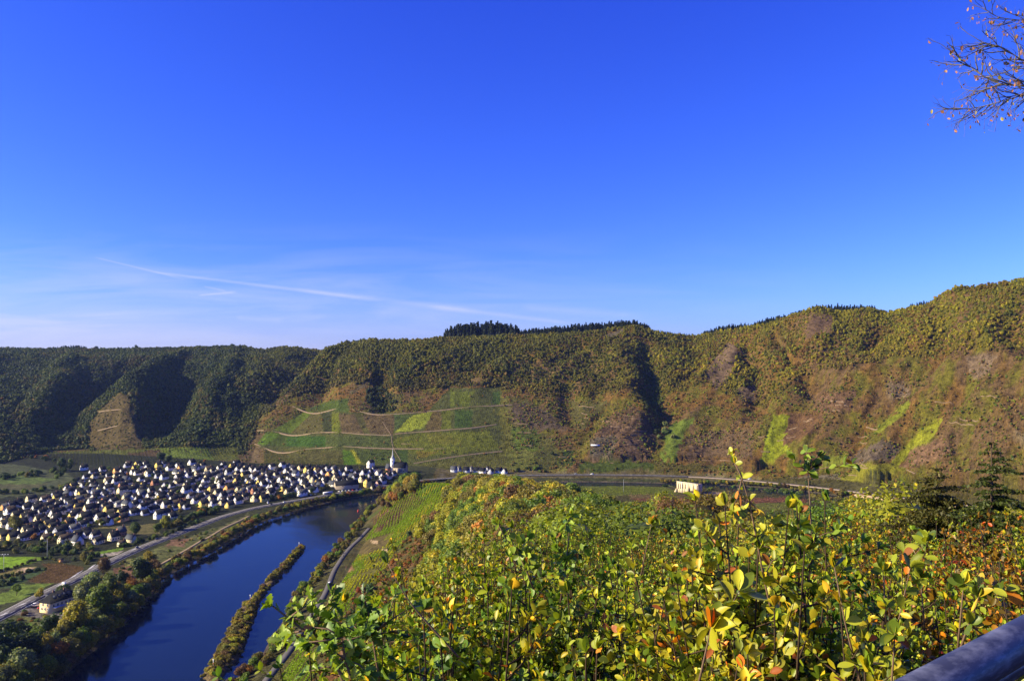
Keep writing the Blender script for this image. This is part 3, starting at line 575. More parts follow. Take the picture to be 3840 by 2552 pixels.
# ------------------------------------------------------------------ foliage building blocks
def kites(P, Nn, size, rng, asp=.7, jit=.5):
    """a leafy card at each point: kite of four corners facing roughly along Nn"""
    n = len(P); Nn = Nn + jit * rng.normal(size=(n, 3)); Nn /= np.linalg.norm(Nn, axis=1, keepdims=True) + 1e-9
    T = np.cross(Nn, rng.normal(size=(n, 3))); T /= np.linalg.norm(T, axis=1, keepdims=True) + 1e-9; B = np.cross(Nn, T)
    s = (size * rng.uniform(.6, 1.35, n))[:, None]; a = asp * rng.uniform(.7, 1.2, (n, 1))
    V = np.stack([P - T * s * .5, P + B * s * a * .5 - T * s * .05 * rng.normal(size=(n, 1)), P + T * s * .5, P - B * s * a * .5], 1)
    return V.reshape(-1, 3), np.arange(n * 4).reshape(n, 4)
def ico(sub):
    import bmesh
    bm = bmesh.new(); bmesh.ops.create_icosphere(bm, subdivisions=sub, radius=1.0)
    V = np.array([v.co[:] for v in bm.verts]); Fc = np.array([[v.index for v in f.verts] for f in bm.faces]); bm.free(); return V, Fc
ICO1, ICO2 = ico(1), ico(2)
def n3(V, f, s): return fbm(V[:, 0] * f + V[:, 2] * f * .7 + s, V[:, 1] * f - V[:, 2] * f * .6 + s * 1.7, int(s), 3)
def crown_mesh(name, seed, nk, size, lobes=7, squash=.85, core=.72, flat_=0.0, droop=0.0, mat=None, coreico=ICO1, spread=.55):
    """crown of unit radius standing on z=0 with its widest part near .9; leaf cards round a set of lobes, with gaps between"""
    r = np.random.default_rng(seed); C = []; R = []
    for i in range(lobes):
        a = r.uniform(0, 6.28); h = r.uniform(-.45, .75); q = spread * math.sqrt(r.uniform(.15, 1)) * (1 - .45 * max(0, h))
        C.append((q * math.cos(a), q * math.sin(a), h * squash)); R.append(r.uniform(.32, .55))
    C.append((0, 0, 0)); R.append(.62); C = arr(C); R = arr(R)
    w = R ** 2 / (R ** 2).sum(); k = r.choice(len(R), nk, p=w); D = r.normal(size=(nk, 3)); D /= np.linalg.norm(D, axis=1, keepdims=True)
    D[:, 2] = np.where((D[:, 2] < -.3) & (r.random(nk) < .6), -D[:, 2], D[:, 2])
    P = C[k] + D * (R[k] * r.uniform(.82, 1.16, nk))[:, None]
    if droop: P[:, 2] -= droop * (P[:, 0] ** 2 + P[:, 1] ** 2)
    keep = np.ones(nk, bool)
    for c, rr in zip(C, R): keep &= np.linalg.norm(P - c, axis=1) > rr * .72
    P, D = P[keep], D[keep]; V, Q = kites(P, D, size, r)
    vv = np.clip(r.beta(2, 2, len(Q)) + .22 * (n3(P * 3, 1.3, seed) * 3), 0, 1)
    Vs, Ps, vs = [V], [Q], [vv]; tris = []; base = len(V); tv = []
    for c, rr in zip(C, R):
        q = coreico[0] * (rr * core) * (1 + .55 * n3(coreico[0] * 2, 1.5, seed + rr * 50))[:, None] + c
        if droop: q[:, 2] -= droop * (q[:, 0] ** 2 + q[:, 1] ** 2)
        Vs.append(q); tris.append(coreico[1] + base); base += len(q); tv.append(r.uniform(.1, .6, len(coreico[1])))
    V = np.concatenate(Vs); V[:, 2] += .95 * squash
    V[:, 2] = np.maximum(V[:, 2], .05)
    tris = np.concatenate(tris)
    return mesh(name, V, [tris, Q], [mat or M_FOL], [('v', 'FLOAT', 'FACE', np.concatenate([np.concatenate(tv), vv]))])
def spruce_mesh(name, seed, nk, mat, r0=.24, size=.1):
    r = np.random.default_rng(seed); h = r.uniform(.06, 1, nk) ** 1.15; a = r.uniform(0, 6.28, nk)
    lay = .5 + .5 * np.cos(h * 60); rad = r0 * (1 - h) * (.55 + .45 * lay) * r.uniform(.75, 1.1, nk) + .006
    P = np.stack([rad * np.cos(a), rad * np.sin(a), h - .25 * rad], -1); D = np.stack([np.cos(a), np.sin(a), .9 + 0 * a], -1)
    V, Q = kites(P, D, size, r, .6, .3); mb = np.array([[math.cos(t_), math.sin(t_), 0] for t_ in np.linspace(0, 6.28, 9)[:-1]])
    cv = np.concatenate([mb * r0 * .62 + (0, 0, .07), [[0, 0, .97]]]); ct = np.array([[i, (i + 1) % 8, 8] for i in range(8)]) + len(V)
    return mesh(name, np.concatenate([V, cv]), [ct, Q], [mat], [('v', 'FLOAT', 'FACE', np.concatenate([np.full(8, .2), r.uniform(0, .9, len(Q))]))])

# scattering of what nobody could count: geometry nodes put crowns on the points of one mesh
def hidden_collection(name, meshes):
    c = bpy.data.collections.new(name)
    for i, m in enumerate(meshes):
        o_ = bpy.data.objects.new('%s_source_%02d' % (name, i), m); c.objects.link(o_)
    return c
def scatter(name, label, cat, P, scale, tint, coll, nvar, seed=0, zs=None, rot=None):
    n = len(P); r = np.random.default_rng(seed); me = bpy.data.meshes.new(name); me.vertices.add(n); me.vertices.foreach_set('co', np.ascontiguousarray(P, np.float32).ravel())
    zs = r.uniform(.85, 1.2, n) if zs is None else zs
    for nm, typ, data in (('sc', 'FLOAT_VECTOR', np.stack([scale, scale, scale * zs], -1)), ('rot', 'FLOAT', r.uniform(0, 6.28, n) if rot is None else rot), ('tint', 'FLOAT_COLOR', np.concatenate([tint, np.ones((n, 1))], 1))):
        a = me.attributes.new(nm, typ, 'POINT'); a.data.foreach_set({'FLOAT_VECTOR': 'vector', 'FLOAT': 'value', 'FLOAT_COLOR': 'color'}[typ], np.ascontiguousarray(data, np.float32).ravel())
    a = me.attributes.new('var', 'INT', 'POINT'); a.data.foreach_set('value', r.integers(0, nvar, n).astype(np.int32))
    o_ = obj(name, me); g = bpy.data.node_groups.new(name + '_nodes', 'GeometryNodeTree')
    g.interface.new_socket('Geometry', in_out='INPUT', socket_type='NodeSocketGeometry'); g.interface.new_socket('Geometry', in_out='OUTPUT', socket_type='NodeSocketGeometry')
    gi, go = g.nodes.new('NodeGroupInput'), g.nodes.new('NodeGroupOutput'); ip = g.nodes.new('GeometryNodeInstanceOnPoints'); ci = g.nodes.new('GeometryNodeCollectionInfo')
    ci.inputs['Collection'].default_value = coll; ci.inputs['Separate Children'].default_value = True; ci.inputs['Reset Children'].default_value = True
    def na_(nm, typ):
        q = g.nodes.new('GeometryNodeInputNamedAttribute'); q.data_type = typ; q.inputs['Name'].default_value = nm
        return [s for s in q.outputs if s.enabled and s.name == 'Attribute'][0]
    cx = g.nodes.new('ShaderNodeCombineXYZ'); g.links.new(na_('rot', 'FLOAT'), cx.inputs[2])
    g.links.new(gi.outputs[0], ip.inputs['Points']); g.links.new(ci.outputs[0], ip.inputs['Instance']); ip.inputs['Pick Instance'].default_value = True
    g.links.new(na_('var', 'INT'), ip.inputs['Instance Index']); g.links.new(cx.outputs[0], ip.inputs['Rotation']); g.links.new(na_('sc', 'FLOAT_VECTOR'), ip.inputs['Scale'])
    g.links.new(ip.outputs[0], go.inputs[0]); md = o_.modifiers.new('scatter', 'NODES'); md.node_group = g
    tag(o_, label, cat, None, 'stuff'); return o_

# ------------------------------------------------------------------ woods and scrub on the far slopes
FOREST_LINE = arr(ZD([(-200, 1090), (0, 1085), (60, 1050), (100, 1045), (210, 1038), (560, 1045), (588, 1000), (600, 960), (650, 925), (700, 905), (790, 890), (850, 880), (930, 900), (1040, 885), (1110, 892), (1220, 905), (1300, 915), (1400, 905), (1460, 885), (1480, 940), (1515, 950), (1530, 900), (1620, 880), (1720, 930), (1760, 950), (1850, 860), (1950, 845), (2060, 825), (2200, 820), (2359, 800), (2600, 800)]))
def far_candidates(step, seed, y0=720, y1=2420, extra=0):
    r = np.random.default_rng(seed); gx, gy = np.meshgrid(np.arange(-1750, 1750, step), np.arange(y0, y1, step)); x = (gx + r.uniform(-.48, .48, gx.shape) * step).ravel(); y = (gy + r.uniform(-.48, .48, gx.shape) * step).ravel()
    u = CX + F * x / y; m = (u > -120) & (u < 3960) & (y > np.interp(u, uF, FOOT_Y) - 12) & (y < np.interp(u, uC, C_Y) + 70); x, y, u = x[m], y[m], u[m]
    z = H(x, y); v = HZ + (EYE - z) / y * F; m = visible(x, y, z, 9.0) & (z > 6); return x[m], y[m], z[m], u[m], v[m], r
x, y, z, u, v, r = far_candidates(4.2, 101)
inz = np.zeros(x.shape, bool)
for g_, P_, c_, j_ in ZONES:
    if g_ == 'far': inz |= inside(u, v, P_)
fl_ = np.interp(u, FOREST_LINE[:, 0], FOREST_LINE[:, 1]) + 30 * fbm(x / 30, y / 30, 111, 3) * 2
forest = (v < fl_) & ~inz & ~((y > np.interp(u, uC, C_Y) + 6) & (u > 1665) & (u < 3290))
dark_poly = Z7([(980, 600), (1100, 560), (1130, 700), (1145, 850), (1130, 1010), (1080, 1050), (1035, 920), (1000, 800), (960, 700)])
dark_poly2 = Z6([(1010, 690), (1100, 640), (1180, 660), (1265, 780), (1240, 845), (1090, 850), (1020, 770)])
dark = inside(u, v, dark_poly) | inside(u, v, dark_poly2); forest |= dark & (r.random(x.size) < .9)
n1 = np.where(u > 1900, (.7 * fbm((x - 1.15 * y) / 44, (y + .8 * x) / 120, 121, 3) + .5 * fbm(x / 60, y / 60, 123, 3)), fbm(x / 70, y / 70, 121, 3)) * 2; n2 = r.random(x.size); n3_ = fbm(x / 22, y / 22, 131, 3) * 2
def pick(n, cols, cut):
    out = np.empty((len(n), 3)); k = np.searchsorted(arr(cut), n)
    for i, c in enumerate(cols): out[k == i] = c
    return out
q = np.clip(.5 + .62 * n1 + .30 * n3_ + .50 * (n2 - .5), 0, 1)
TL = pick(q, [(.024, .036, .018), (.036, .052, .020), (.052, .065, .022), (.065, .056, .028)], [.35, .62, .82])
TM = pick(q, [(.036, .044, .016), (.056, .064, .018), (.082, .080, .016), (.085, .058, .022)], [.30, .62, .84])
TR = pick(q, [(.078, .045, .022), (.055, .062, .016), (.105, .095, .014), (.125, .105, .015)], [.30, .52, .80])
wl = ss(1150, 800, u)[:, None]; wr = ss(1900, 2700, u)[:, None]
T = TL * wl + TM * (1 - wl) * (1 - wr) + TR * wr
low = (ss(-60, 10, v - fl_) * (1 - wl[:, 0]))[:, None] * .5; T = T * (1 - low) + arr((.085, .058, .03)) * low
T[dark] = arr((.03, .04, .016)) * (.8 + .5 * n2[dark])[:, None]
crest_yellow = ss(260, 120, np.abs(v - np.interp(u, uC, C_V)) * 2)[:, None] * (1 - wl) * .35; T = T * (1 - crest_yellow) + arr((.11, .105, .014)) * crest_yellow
T *= (arr((1.75, 1.75, .85)) * (1 + .28 * wr)) * (.86 + .28 * n2)[:, None] * (1 + .9 * fbm(x / 34, y / 34, 137, 3))[:, None]
R_ = (1.9 + 3.3 * r.random(x.size) ** 1.8) * np.where(u > 1900, .70, .92)
far_crowns = hidden_collection('wood_crown', [crown_mesh('wood_crown_%d' % i, 300 + i, 150, .42, lobes=5, mat=M_FOLI, core=.80) for i in range(6)])
mF = forest | (inz & (v < fl_) & (r.random(x.size) < .16)); R_ = np.where(inz & ~forest, 1.6, R_)
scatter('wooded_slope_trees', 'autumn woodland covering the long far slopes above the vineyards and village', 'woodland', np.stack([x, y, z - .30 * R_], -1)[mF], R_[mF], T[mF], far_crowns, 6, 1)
# scrub: smaller bushes on rock and abandoned terraces
x, y, z, u, v, r = far_candidates(3.1, 202, 720, 2000)
fl_ = np.interp(u, FOREST_LINE[:, 0], FOREST_LINE[:, 1]); nn = fbm(x / 26, y / 26, 141, 3) * 2 + .35 * fbm(x / 8, y / 8, 143, 2)
vine_area = inside(u, v, Z6([(140, 1090), (280, 980), (540, 830), (650, 770), (870, 735), (890, 850), (1500, 850), (1690, 650), (2100, 650), (2200, 1320), (60, 1320)])) | inside(u, v, Z5([(380, 1140), (1700, 1110), (2120, 1120), (2120, 1290), (480, 1290)]))
bright = inside(u, v, Z7([(1960, 890), (2300, 900), (2130, 1160), (1880, 1270), (1850, 1240), (1900, 1040)])) | inside(u, v, Z8([(540, 1285), (900, 1280), (720, 1400), (420, 1415)])) | inside(u, v, Z7([(520, 1240), (1080, 1240), (1080, 1310), (540, 1310)]))
for P_ in ([(880, 870), (760, 980), (640, 1080), (690, 1085), (800, 1000), (900, 900)], [(1110, 965), (1060, 1100), (900, 1200), (800, 1300), (760, 1270), (900, 1120), (1030, 1010)], [(330, 1240), (470, 1220), (400, 1330), (250, 1340)]): bright |= inside(u, v, Z8(P_))
bright |= inside(u, v, Z7([(1160, 1000), (1280, 920), (1400, 900), (1300, 1020), (1240, 1240), (1140, 1240)]))
keep = (v > fl_ - 20) & (r.random(x.size) < np.clip(.62 + 1.5 * nn, .10, 1) * np.where(vine_area, .06, 1) * np.where(bright, .04, 1) * np.where(u < 1000, .5, 1)) & (v < np.where(u > 2300, 1775 + (u - 2300) * .05, 1745) + 25)
T = pick(np.clip(.5 + 1.0 * (r.random(x.size) - .5) + .5 * nn, 0, 1), [(.10, .068, .036), (.125, .072, .034), (.085, .082, .022), (.05, .075, .016), (.11, .125, .016)], [.30, .52, .74, .92])
T *= arr((2.1, 2.1, 1.3)) * r.uniform(.7, 1.25, x.size)[:, None]
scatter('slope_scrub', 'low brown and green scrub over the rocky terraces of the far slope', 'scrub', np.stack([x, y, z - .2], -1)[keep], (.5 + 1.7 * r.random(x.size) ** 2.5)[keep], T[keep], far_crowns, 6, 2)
# spruces along the skyline
spr = hidden_collection('spruce_crown', [spruce_mesh('spruce_crown_%d' % i, 50 + i, 160, M_FOLI, .21, .13) for i in range(3)])
P, S = [], []
r = np.random.default_rng(5)
for u0, u1, h0, h1, dens, dy in ((1665, 1950, 17, 30, 4.0, 50), (1940, 2440, 13, 19, 4.0, 40), (2440, 2620, 6, 10, 11, 20), (2630, 2830, 9, 14, 5, 25), (2830, 3290, 11, 17, 4.5, 45), (3400, 3490, 8, 12, 6, 20), (0, 60, 9, 12, 9, 20), (180, 240, 8, 12, 7, 20), (225, 325, 11, 15, 4.6, 30), (70, 175, 7, 10, 12, 20), (1150, 1320, 6, 9, 9, 10)):
    uu_ = u0
    while uu_ < u1:
        yc = np.interp(uu_, uC, C_Y); k = r.uniform(0, 1)
        yy_ = yc + 6 + dy * k; hump = math.sin(math.pi * (uu_ - u0) / (u1 - u0)) ** .5
        P.append(((uu_ - CX) / F * yy_, yy_, 0)); S.append((h0 + (h1 - h0) * hump) * r.uniform(.8, 1.15)); uu_ += dens * F / yc / 4.2 * r.uniform(.5, 1.5)
P = arr(P); P[:, 2] = H(P[:, 0], P[:, 1]) - .5; S = arr(S) * 1.25
scatter('skyline_spruces', 'dark spruce wood standing along the skyline of the ridge', 'spruce wood', P, S, np.tile((.018, .03, .016), (len(P), 1)) * r.uniform(.7, 1.3, (len(P), 1)), spr, 3, 3, zs=np.ones(len(P)))
# ------------------------------------------------------------------ the village: every house a thing
WALLC = {'white': (.74, .71, .64), 'cream': (.74, .63, .38), 'yellow': (.80, .58, .16), 'orange': (.78, .40, .14), 'brick': (.42, .20, .12), 'grey': (.45, .46, .50), 'pink': (.75, .45, .34), 'stone': (.40, .33, .24), 'blue': (.30, .42, .75)}
M_WALL = {k: plain('plaster_' + k, c, .85, .2, .10, .5) for k, c in WALLC.items()}
ROOFC = {'slate': (.014, .015, .020), 'grey': (.07, .075, .085), 'brown': (.05, .038, .032), 'red': (.12, .03, .02)}
M_ROOF = {k: plain('roof_' + k, c, .85, .12, .35, 1.2) for k, c in ROOFC.items()}
M_PANE = plain('window_glass', (.03, .035, .05), .15, .6, .2, 2); M_FRAME = plain('white_paint', (.75, .75, .73), .5, .4, .05, 2); M_CHIM = plain('chimney_brick', (.16, .09, .07), .9, .2, .3, 3)
M_DARKW = plain('brown_timber', (.09, .055, .035), .8, .2, .3, 3)
_cache = {}
def cached(key, fn):
    if key not in _cache: _cache[key] = fn()
    return _cache[key]
def wall_mesh(w, l, e, rd, wm):
    mb = MB(); h = w / 2
    V = [(0, -h, -1.5), (l, -h, -1.5), (l, h, -1.5), (0, h, -1.5), (0, -h, e), (l, -h, e), (l, h, e), (0, h, e), (0, 0, rd), (l, 0, rd)]
    mb.add(V, [(0, 1, 5, 4), (2, 3, 7, 6), (3, 0, 4, 8, 7), (1, 2, 6, 9, 5), (4, 5, 9, 8), (6, 7, 8, 9)]); return mb.mesh('wall', [wm])
def roof_mesh(w, l, e, rd, rm, hip=0.0):
    mb = MB(); h = w / 2; sl_ = (rd - e) / h; ov = .3; t_ = .22; y1 = h + ov; z1 = e - sl_ * ov
    for s in (-1, 1):
        x0, x1 = -.4, l + .4
        a = [(x0, s * y1, z1), (x1, s * y1, z1), (x1 - hip, 0, rd), (x0 + hip, 0, rd)]; b_ = [(p[0], p[1], p[2] + t_) for p in a]
        f = [(0, 1, 2, 3), (7, 6, 5, 4), (0, 4, 5, 1), (2, 6, 7, 3), (1, 5, 6, 2), (0, 3, 7, 4)]
        mb.add(a + b_, f if s > 0 else [q[::-1] for q in f])
        if hip: mb.add([((x0, x1)[s > 0], -y1, z1 + t_), ((x0, x1)[s > 0], y1, z1 + t_), ((x0 + hip, x1 - hip)[s > 0], 0, rd + t_)], [(0, 1, 2) if s > 0 else (0, 2, 1)])
    return mb.mesh('roof', [rm])
WIN_M = None
def win_mesh(w, h):
    return cached(('win', w, h), lambda: MB().box(-.06, .05, -w / 2, w / 2, 0, h).mesh('window', [M_PANE]))
def frame_mesh(w, h):
    def f():
        mb = MB(); b = .12
        mb.box(-.09, .02, -w / 2 - b, w / 2 + b, h, h + b); mb.box(-.13, .02, -w / 2 - b, w / 2 + b, -b, 0); mb.box(-.09, .02, -w / 2 - b, -w / 2, 0, h); mb.box(-.09, .02, w / 2, w / 2 + b, 0, h); mb.box(-.085, .02, -.035, .035, 0, h)
        return mb.mesh('frame', [M_FRAME])
    return cached(('frm', w, h), f)
HOUSES = []
def house(px, py, col, roof='slate', w=8.5, l=11, e=5.2, rd=10.4, rz=25, name='house', detail=None, pos=None, hip=0, windows=True, chimney=True):
    if pos is None:
        z0 = 7.5
        for _ in range(4): x_, y_ = flat(px, py, z0); z0 = H1(x_, y_)
    else: x_, y_ = pos; z0 = H1(x_, y_)
    w, l, e, rd = [round(q_ * 2) / 2 for q_ in (w, l, e, rd)]
    ra = math.radians(rz); t_ = thing(name, None, 'house', (x_, y_, z0), ra)
    # the pixel marks the foot of the gable that faces the sun; the house runs away from it
    obj('wall', cached(('w', w, l, e, rd, col), lambda: wall_mesh(w, l, e, rd, M_WALL[col])), t_)
    rf = obj('roof', cached(('r', w, l, e, rd, roof, hip), lambda: roof_mesh(w, l, e, rd, M_ROOF[roof], hip)), t_)
    if chimney: obj('chimney', cached('chim', lambda: MB().box(-.35, .35, -.35, .35, -1.2, 1.2).box(-.45, .45, -.45, .45, 1.2, 1.35).mesh('chimney', [M_CHIM])), rf, (l * random.choice((.3, .6, .75)), random.choice((-1, 1)) * .9, rd))
    if windows:
        near = y_ < 800 if detail is None else detail
        spots = [(-.02, s * w * .24, z_, 0) for s in (-1, 1) for z_ in ((.9, 3.4) if e > 4.2 else (.9,))] + [(-.02, 0, e + .7, 0)]
        if near: spots += [(l * f_, -w / 2, z_, 1) for f_ in (.2, .5, .8) for z_ in ((1.0, 3.3) if e > 4.2 else (1.0,))]
        else: spots = spots[1::2] + [(l * f_, -w / 2, e - 1.9, 1) for f_ in (.3, .7)]
        for a, b_, c_, side in spots:
            wd = obj('window', win_mesh(1.1, 1.35), t_, (a, b_, c_), (0, 0, math.pi / 2 if side else 0))
            if near and y_ < 720: obj('frame', frame_mesh(1.1, 1.35), wd)
    HOUSES.append([t_, x_, y_, col, roof, rd, l]); return t_
def digit(Zf, s):
    cols = {'W': 'white', 'C': 'cream', 'Y': 'yellow', 'O': 'orange', 'B': 'brick', 'G': 'grey', 'P': 'pink'}
    for tok in s.split():
        p = tok.split(','); (a, b_), = [q[:2] for q in Zf([(float(p[0]), float(p[1]))])]
        if any(math.hypot(a - A[0], (b_ - A[1]) * 2) < 8 for A in DONE): continue
        DONE.append((a, b_)); c = p[2]
        rr = random.random(); roof = 'slate' if rr < .78 else ('grey' if rr < .9 else 'brown')
        kw = dict(w=random.choice((6, 6.5, 7.5)), l=random.choice((8, 10, 11.5)), e=random.choice((3, 4, 4.5)), rz=66 + random.uniform(-12, 12))
        kw['rd'] = kw['e'] + kw['w'] * random.choice((.56, .62, .7))
        if 'r' in c: kw['rz'] -= 90; roof = 'grey'       # turned the other way: sunlit slope faces left, the lit tone painted as grey
        if 'l' in c: kw['l'] = 17; kw['e'] = 5.5; kw['rd'] = 9.5
        if 's' in c: kw.update(w=5, l=6, e=3, rd=5.5)
        if 'h' in c: kw.update(w=6.5, e=8, rd=11.5)
        house(a, b_, cols[c[0]], roof, **kw)
DONE = []
digit(Z1, '910,238,W 1120,252,W 1350,284,W 1360,278,Wr 1485,232,Y 1570,280,C 1600,205,W 1640,308,W 1745,272,Y 1865,242,W 1990,246,O 2140,245,Wr 2290,262,C 2110,180,W 1410,196,W 1040,332,C 1380,362,Cr 1180,372,C 1340,440,B 1175,472,W 1330,524,Ch 1220,500,Wr 1010,392,W 865,512,W 920,430,W 600,548,G 745,524,Wr 480,592,W 325,592,C 195,634,C 50,674,O 550,624,W 765,644,W 855,604,Y 1000,622,W 1210,564,Y 1240,622,W 1150,600,B 1385,572,C 1480,566,W 1550,545,W 1650,550,W 1760,555,W 1875,542,C 2040,492,W 2120,462,W 2235,434,W 2330,472,Y 2205,482,W 1660,492,W 1790,482,W 1980,578,O 2000,652,Y 1820,654,W 1660,704,W 1565,715,Wh 1460,734,W 1390,640,Wr 1330,742,Y 1345,804,O 1225,792,W 1090,804,W 1030,752,W 1040,682,W 1150,682,C 815,742,W 640,732,C 560,694,C 450,738,W 390,704,W 165,782,C 260,792,Y 590,768,W 610,808,W 750,864,O 575,904,Y 900,864,W 885,790,W 915,806,C 640,950,G 360,892,O 30,1004,Y 240,1012,W 500,1014,C 690,1044,C 850,975,C 855,1046,Wr 1070,1050,C 1340,1074,Cs 1440,1012,Cr 1040,996,W 1320,962,B 1740,775,Wl 1890,778,W 1960,414,C 1580,422,Y 1800,342,W 1940,272,Wr 2270,324,W 2260,384,W 2150,604,W 2190,582,C 2230,642,Y 2330,592,C 2350,645,W 100,744,W 40,862,C 120,664,W 2080,320,W 700,600,W 640,655,W 1480,640,C 1590,610,W 1900,600,W 1740,630,W 2100,545,G 1300,640,W 960,700,C 720,690,W 1420,500,Wl 1480,455,C 1270,395,W 1700,402,B 2080,400,G 2180,350,W 90,720,W 320,800,Wr 420,820,C 480,840,B 500,700,W 330,960,W 280,950,C 930,960,W 1240,1010,C')
digit(Z2, '75,262,W 130,272,C 185,292,W 350,242,Y 425,217,W 385,180,G 200,362,W 280,372,W 340,330,Wr 400,382,Y 490,307,W 620,277,Wl 700,237,O 780,232,W 900,234,Wh 940,225,G 640,362,W 700,332,O 750,360,W 830,322,C 890,352,C 980,292,W 1050,362,Or 1105,374,W 1205,287,W 1245,372,C 1280,282,W 1350,287,W 1365,382,W 1420,302,O 1545,292,W 25,442,W 110,482,C 220,442,W 300,470,O 540,414,Y 560,425,G 685,417,W 790,404,W 800,454,W 490,452,W 420,472,C 460,502,Y 120,584,Y 240,564,W 390,548,C 480,568,C 600,584,C 590,500,B 680,584,Y 140,652,W 240,622,C 400,612,W 320,600,G 20,642,Y 650,492,C 940,442,W 1080,484,W 1100,524,W 1160,442,C 1515,392,W 1840,428,Yh 1960,292,W 1960,374,P 2070,384,P 1040,300,Wr 1140,330,G 1480,300,C 1600,300,G 1660,330,Wr 1720,290,G 1800,300,W 1880,290,W 1240,430,G 1310,440,Gr 1440,410,Wr 1700,350,G 1780,370,C 1870,330,G 2010,330,W 2080,320,C 2130,300,G 1870,210,Wh 1620,260,W 1400,255,G 1100,245,C 1000,250,G 850,270,G 560,250,W 500,240,C 250,215,W 300,290,G 70,345,C 580,340,G 880,440,Wr 960,500,C 1020,440,W 1000,380,G 760,500,W 180,520,C 60,540,W 300,530,W 350,450,G 530,480,W 740,330,W 1180,250,G 1290,330,G 1340,240,W 1490,350,C 1560,360,G 1910,260,W 1900,400,C 2000,400,G 1570,405,G')
house(*Z2([(1500, 438)])[0], 'stone', 'slate', w=9, l=30, e=4, rd=9.5, rz=30, name='riverside_hall', chimney=False)
# a terrace behind the hill at the foot of the slope
for a, b_, c in ((1700, 1325, 'grey'), (1750, 1328, 'white'), (1800, 1330, 'grey'), (1850, 1330, 'white'), (1885, 1333, 'white'), (1930, 1337, 'white'), (1985, 1330, 'grey'), (2060, 1335, 'blue'), (2010, 1345, 'grey'), (2120, 1345, 'white')):
    house(*Z6([(a, b_ - 6)])[0], c, random.choice(('slate', 'grey')), w=7, l=9, e=3.5, rd=8, rz=random.choice((72, -15)))
# more roofs crowd in behind the front gables
vil = Z1([(560, 560), (900, 300), (1300, 180), (2100, 160), (2360, 190)]) + Z2([(700, 200), (1400, 235), (2100, 285), (2100, 400), (1560, 450), (1200, 500), (900, 480), (750, 560), (300, 660), (50, 660)]) + Z1([(2300, 660), (2000, 690), (1950, 780), (1500, 730), (1300, 820), (960, 860), (1000, 1000), (700, 1030), (-60, 1030), (-60, 650), (160, 610)])
pts = [(h_[1], h_[2]) for h_ in HOUSES]; tries = 0; r = np.random.default_rng(77)
while len(HOUSES) < 296 and tries < 14000:
    tries += 1; a, b_ = r.uniform(-10, 1460), r.uniform(1735, 2035)
    if not inside(np.array([a]), np.array([b_]), vil)[0]: continue
    z0 = 8.0; x_, y_ = flat(a, b_, z0); z0 = H1(x_, y_); x_, y_ = flat(a, b_, z0)
    if min(math.hypot(x_ - p[0], y_ - p[1]) for p in pts) < (11.0 if tries < 7000 else 9.5) or seg_dist(np.array([x_]), np.array([y_]), ROAD_MAIN)[0][0] < 24: continue
    pts.append((x_, y_)); c = r.choice(['white', 'white', 'white', 'cream', 'yellow', 'grey', 'orange'], p=[.3, .2, .1, .17, .08, .1, .05]); w_ = float(r.choice([6, 7]))
    e_ = float(r.choice([3, 4])); house(a, b_, str(c), str(r.choice(['slate', 'grey', 'brown'], p=[.8, .12, .08])), w=w_, l=float(r.choice([8, 10, 12])), e=e_, rd=e_ + w_ * .58, rz=66 + r.uniform(-12, 12) - (90 if r.random() < .22 else 0))
# the houses too many to single out, packed between the others
def whole(i):
    q_ = np.random.default_rng(i); w_, l_, e_ = float(q_.choice([5.5, 6.5])), float(q_.choice([7, 9])), float(q_.choice([2.5, 3.5])); a_ = wall_mesh(w_, l_, e_, e_ + w_ * .58, None); b_ = roof_mesh(w_, l_, e_, e_ + w_ * .58, None); V = []; P4 = []; P3 = []; P5 = []; mi = {3: [], 4: [], 5: []}; G = {3: P3, 4: P4, 5: P5}
    for k_, me_ in enumerate((a_, b_)):
        o_ = len(V); V += [tuple(v_.co) for v_ in me_.vertices]
        for p_ in me_.polygons: G[len(p_.vertices)].append([o_ + j_ for j_ in p_.vertices]); mi[len(p_.vertices)].append(k_)
    m_ = mesh('packed_house_%d' % i, V, [P3, P4, P5], [M_WALL[('white', 'cream', 'grey', 'white', 'yellow', 'white')[i % 6]], M_ROOF['slate']], midx=mi[3] + mi[4] + mi[5]); return m_
packed = hidden_collection('packed_house', [whole(i) for i in range(6)]); PP = []; tries = 0
while len(PP) < 150 and tries < 9000:
    tries += 1; a, b_ = r.uniform(-10, 1460), r.uniform(1735, 2030)
    if not inside(np.array([a]), np.array([b_]), vil)[0]: continue
    x_, y_ = flat(a, b_, 8.0); z0 = H1(x_, y_); x_, y_ = flat(a, b_, z0)
    if min(math.hypot(x_ - p[0], y_ - p[1]) for p in pts) < 8.2 or seg_dist(np.array([x_]), np.array([y_]), ROAD_MAIN)[0][0] < 24: continue
    pts.append((x_, y_)); PP.append((x_, y_, z0))
scatter('packed_houses', 'small houses and sheds packed between the larger houses of the village', 'houses', arr(PP), np.ones(len(PP)), np.ones((len(PP), 3)), packed, 6, 6, np.ones(len(PP)), np.radians(66 + r.uniform(-14, 14, len(PP))))
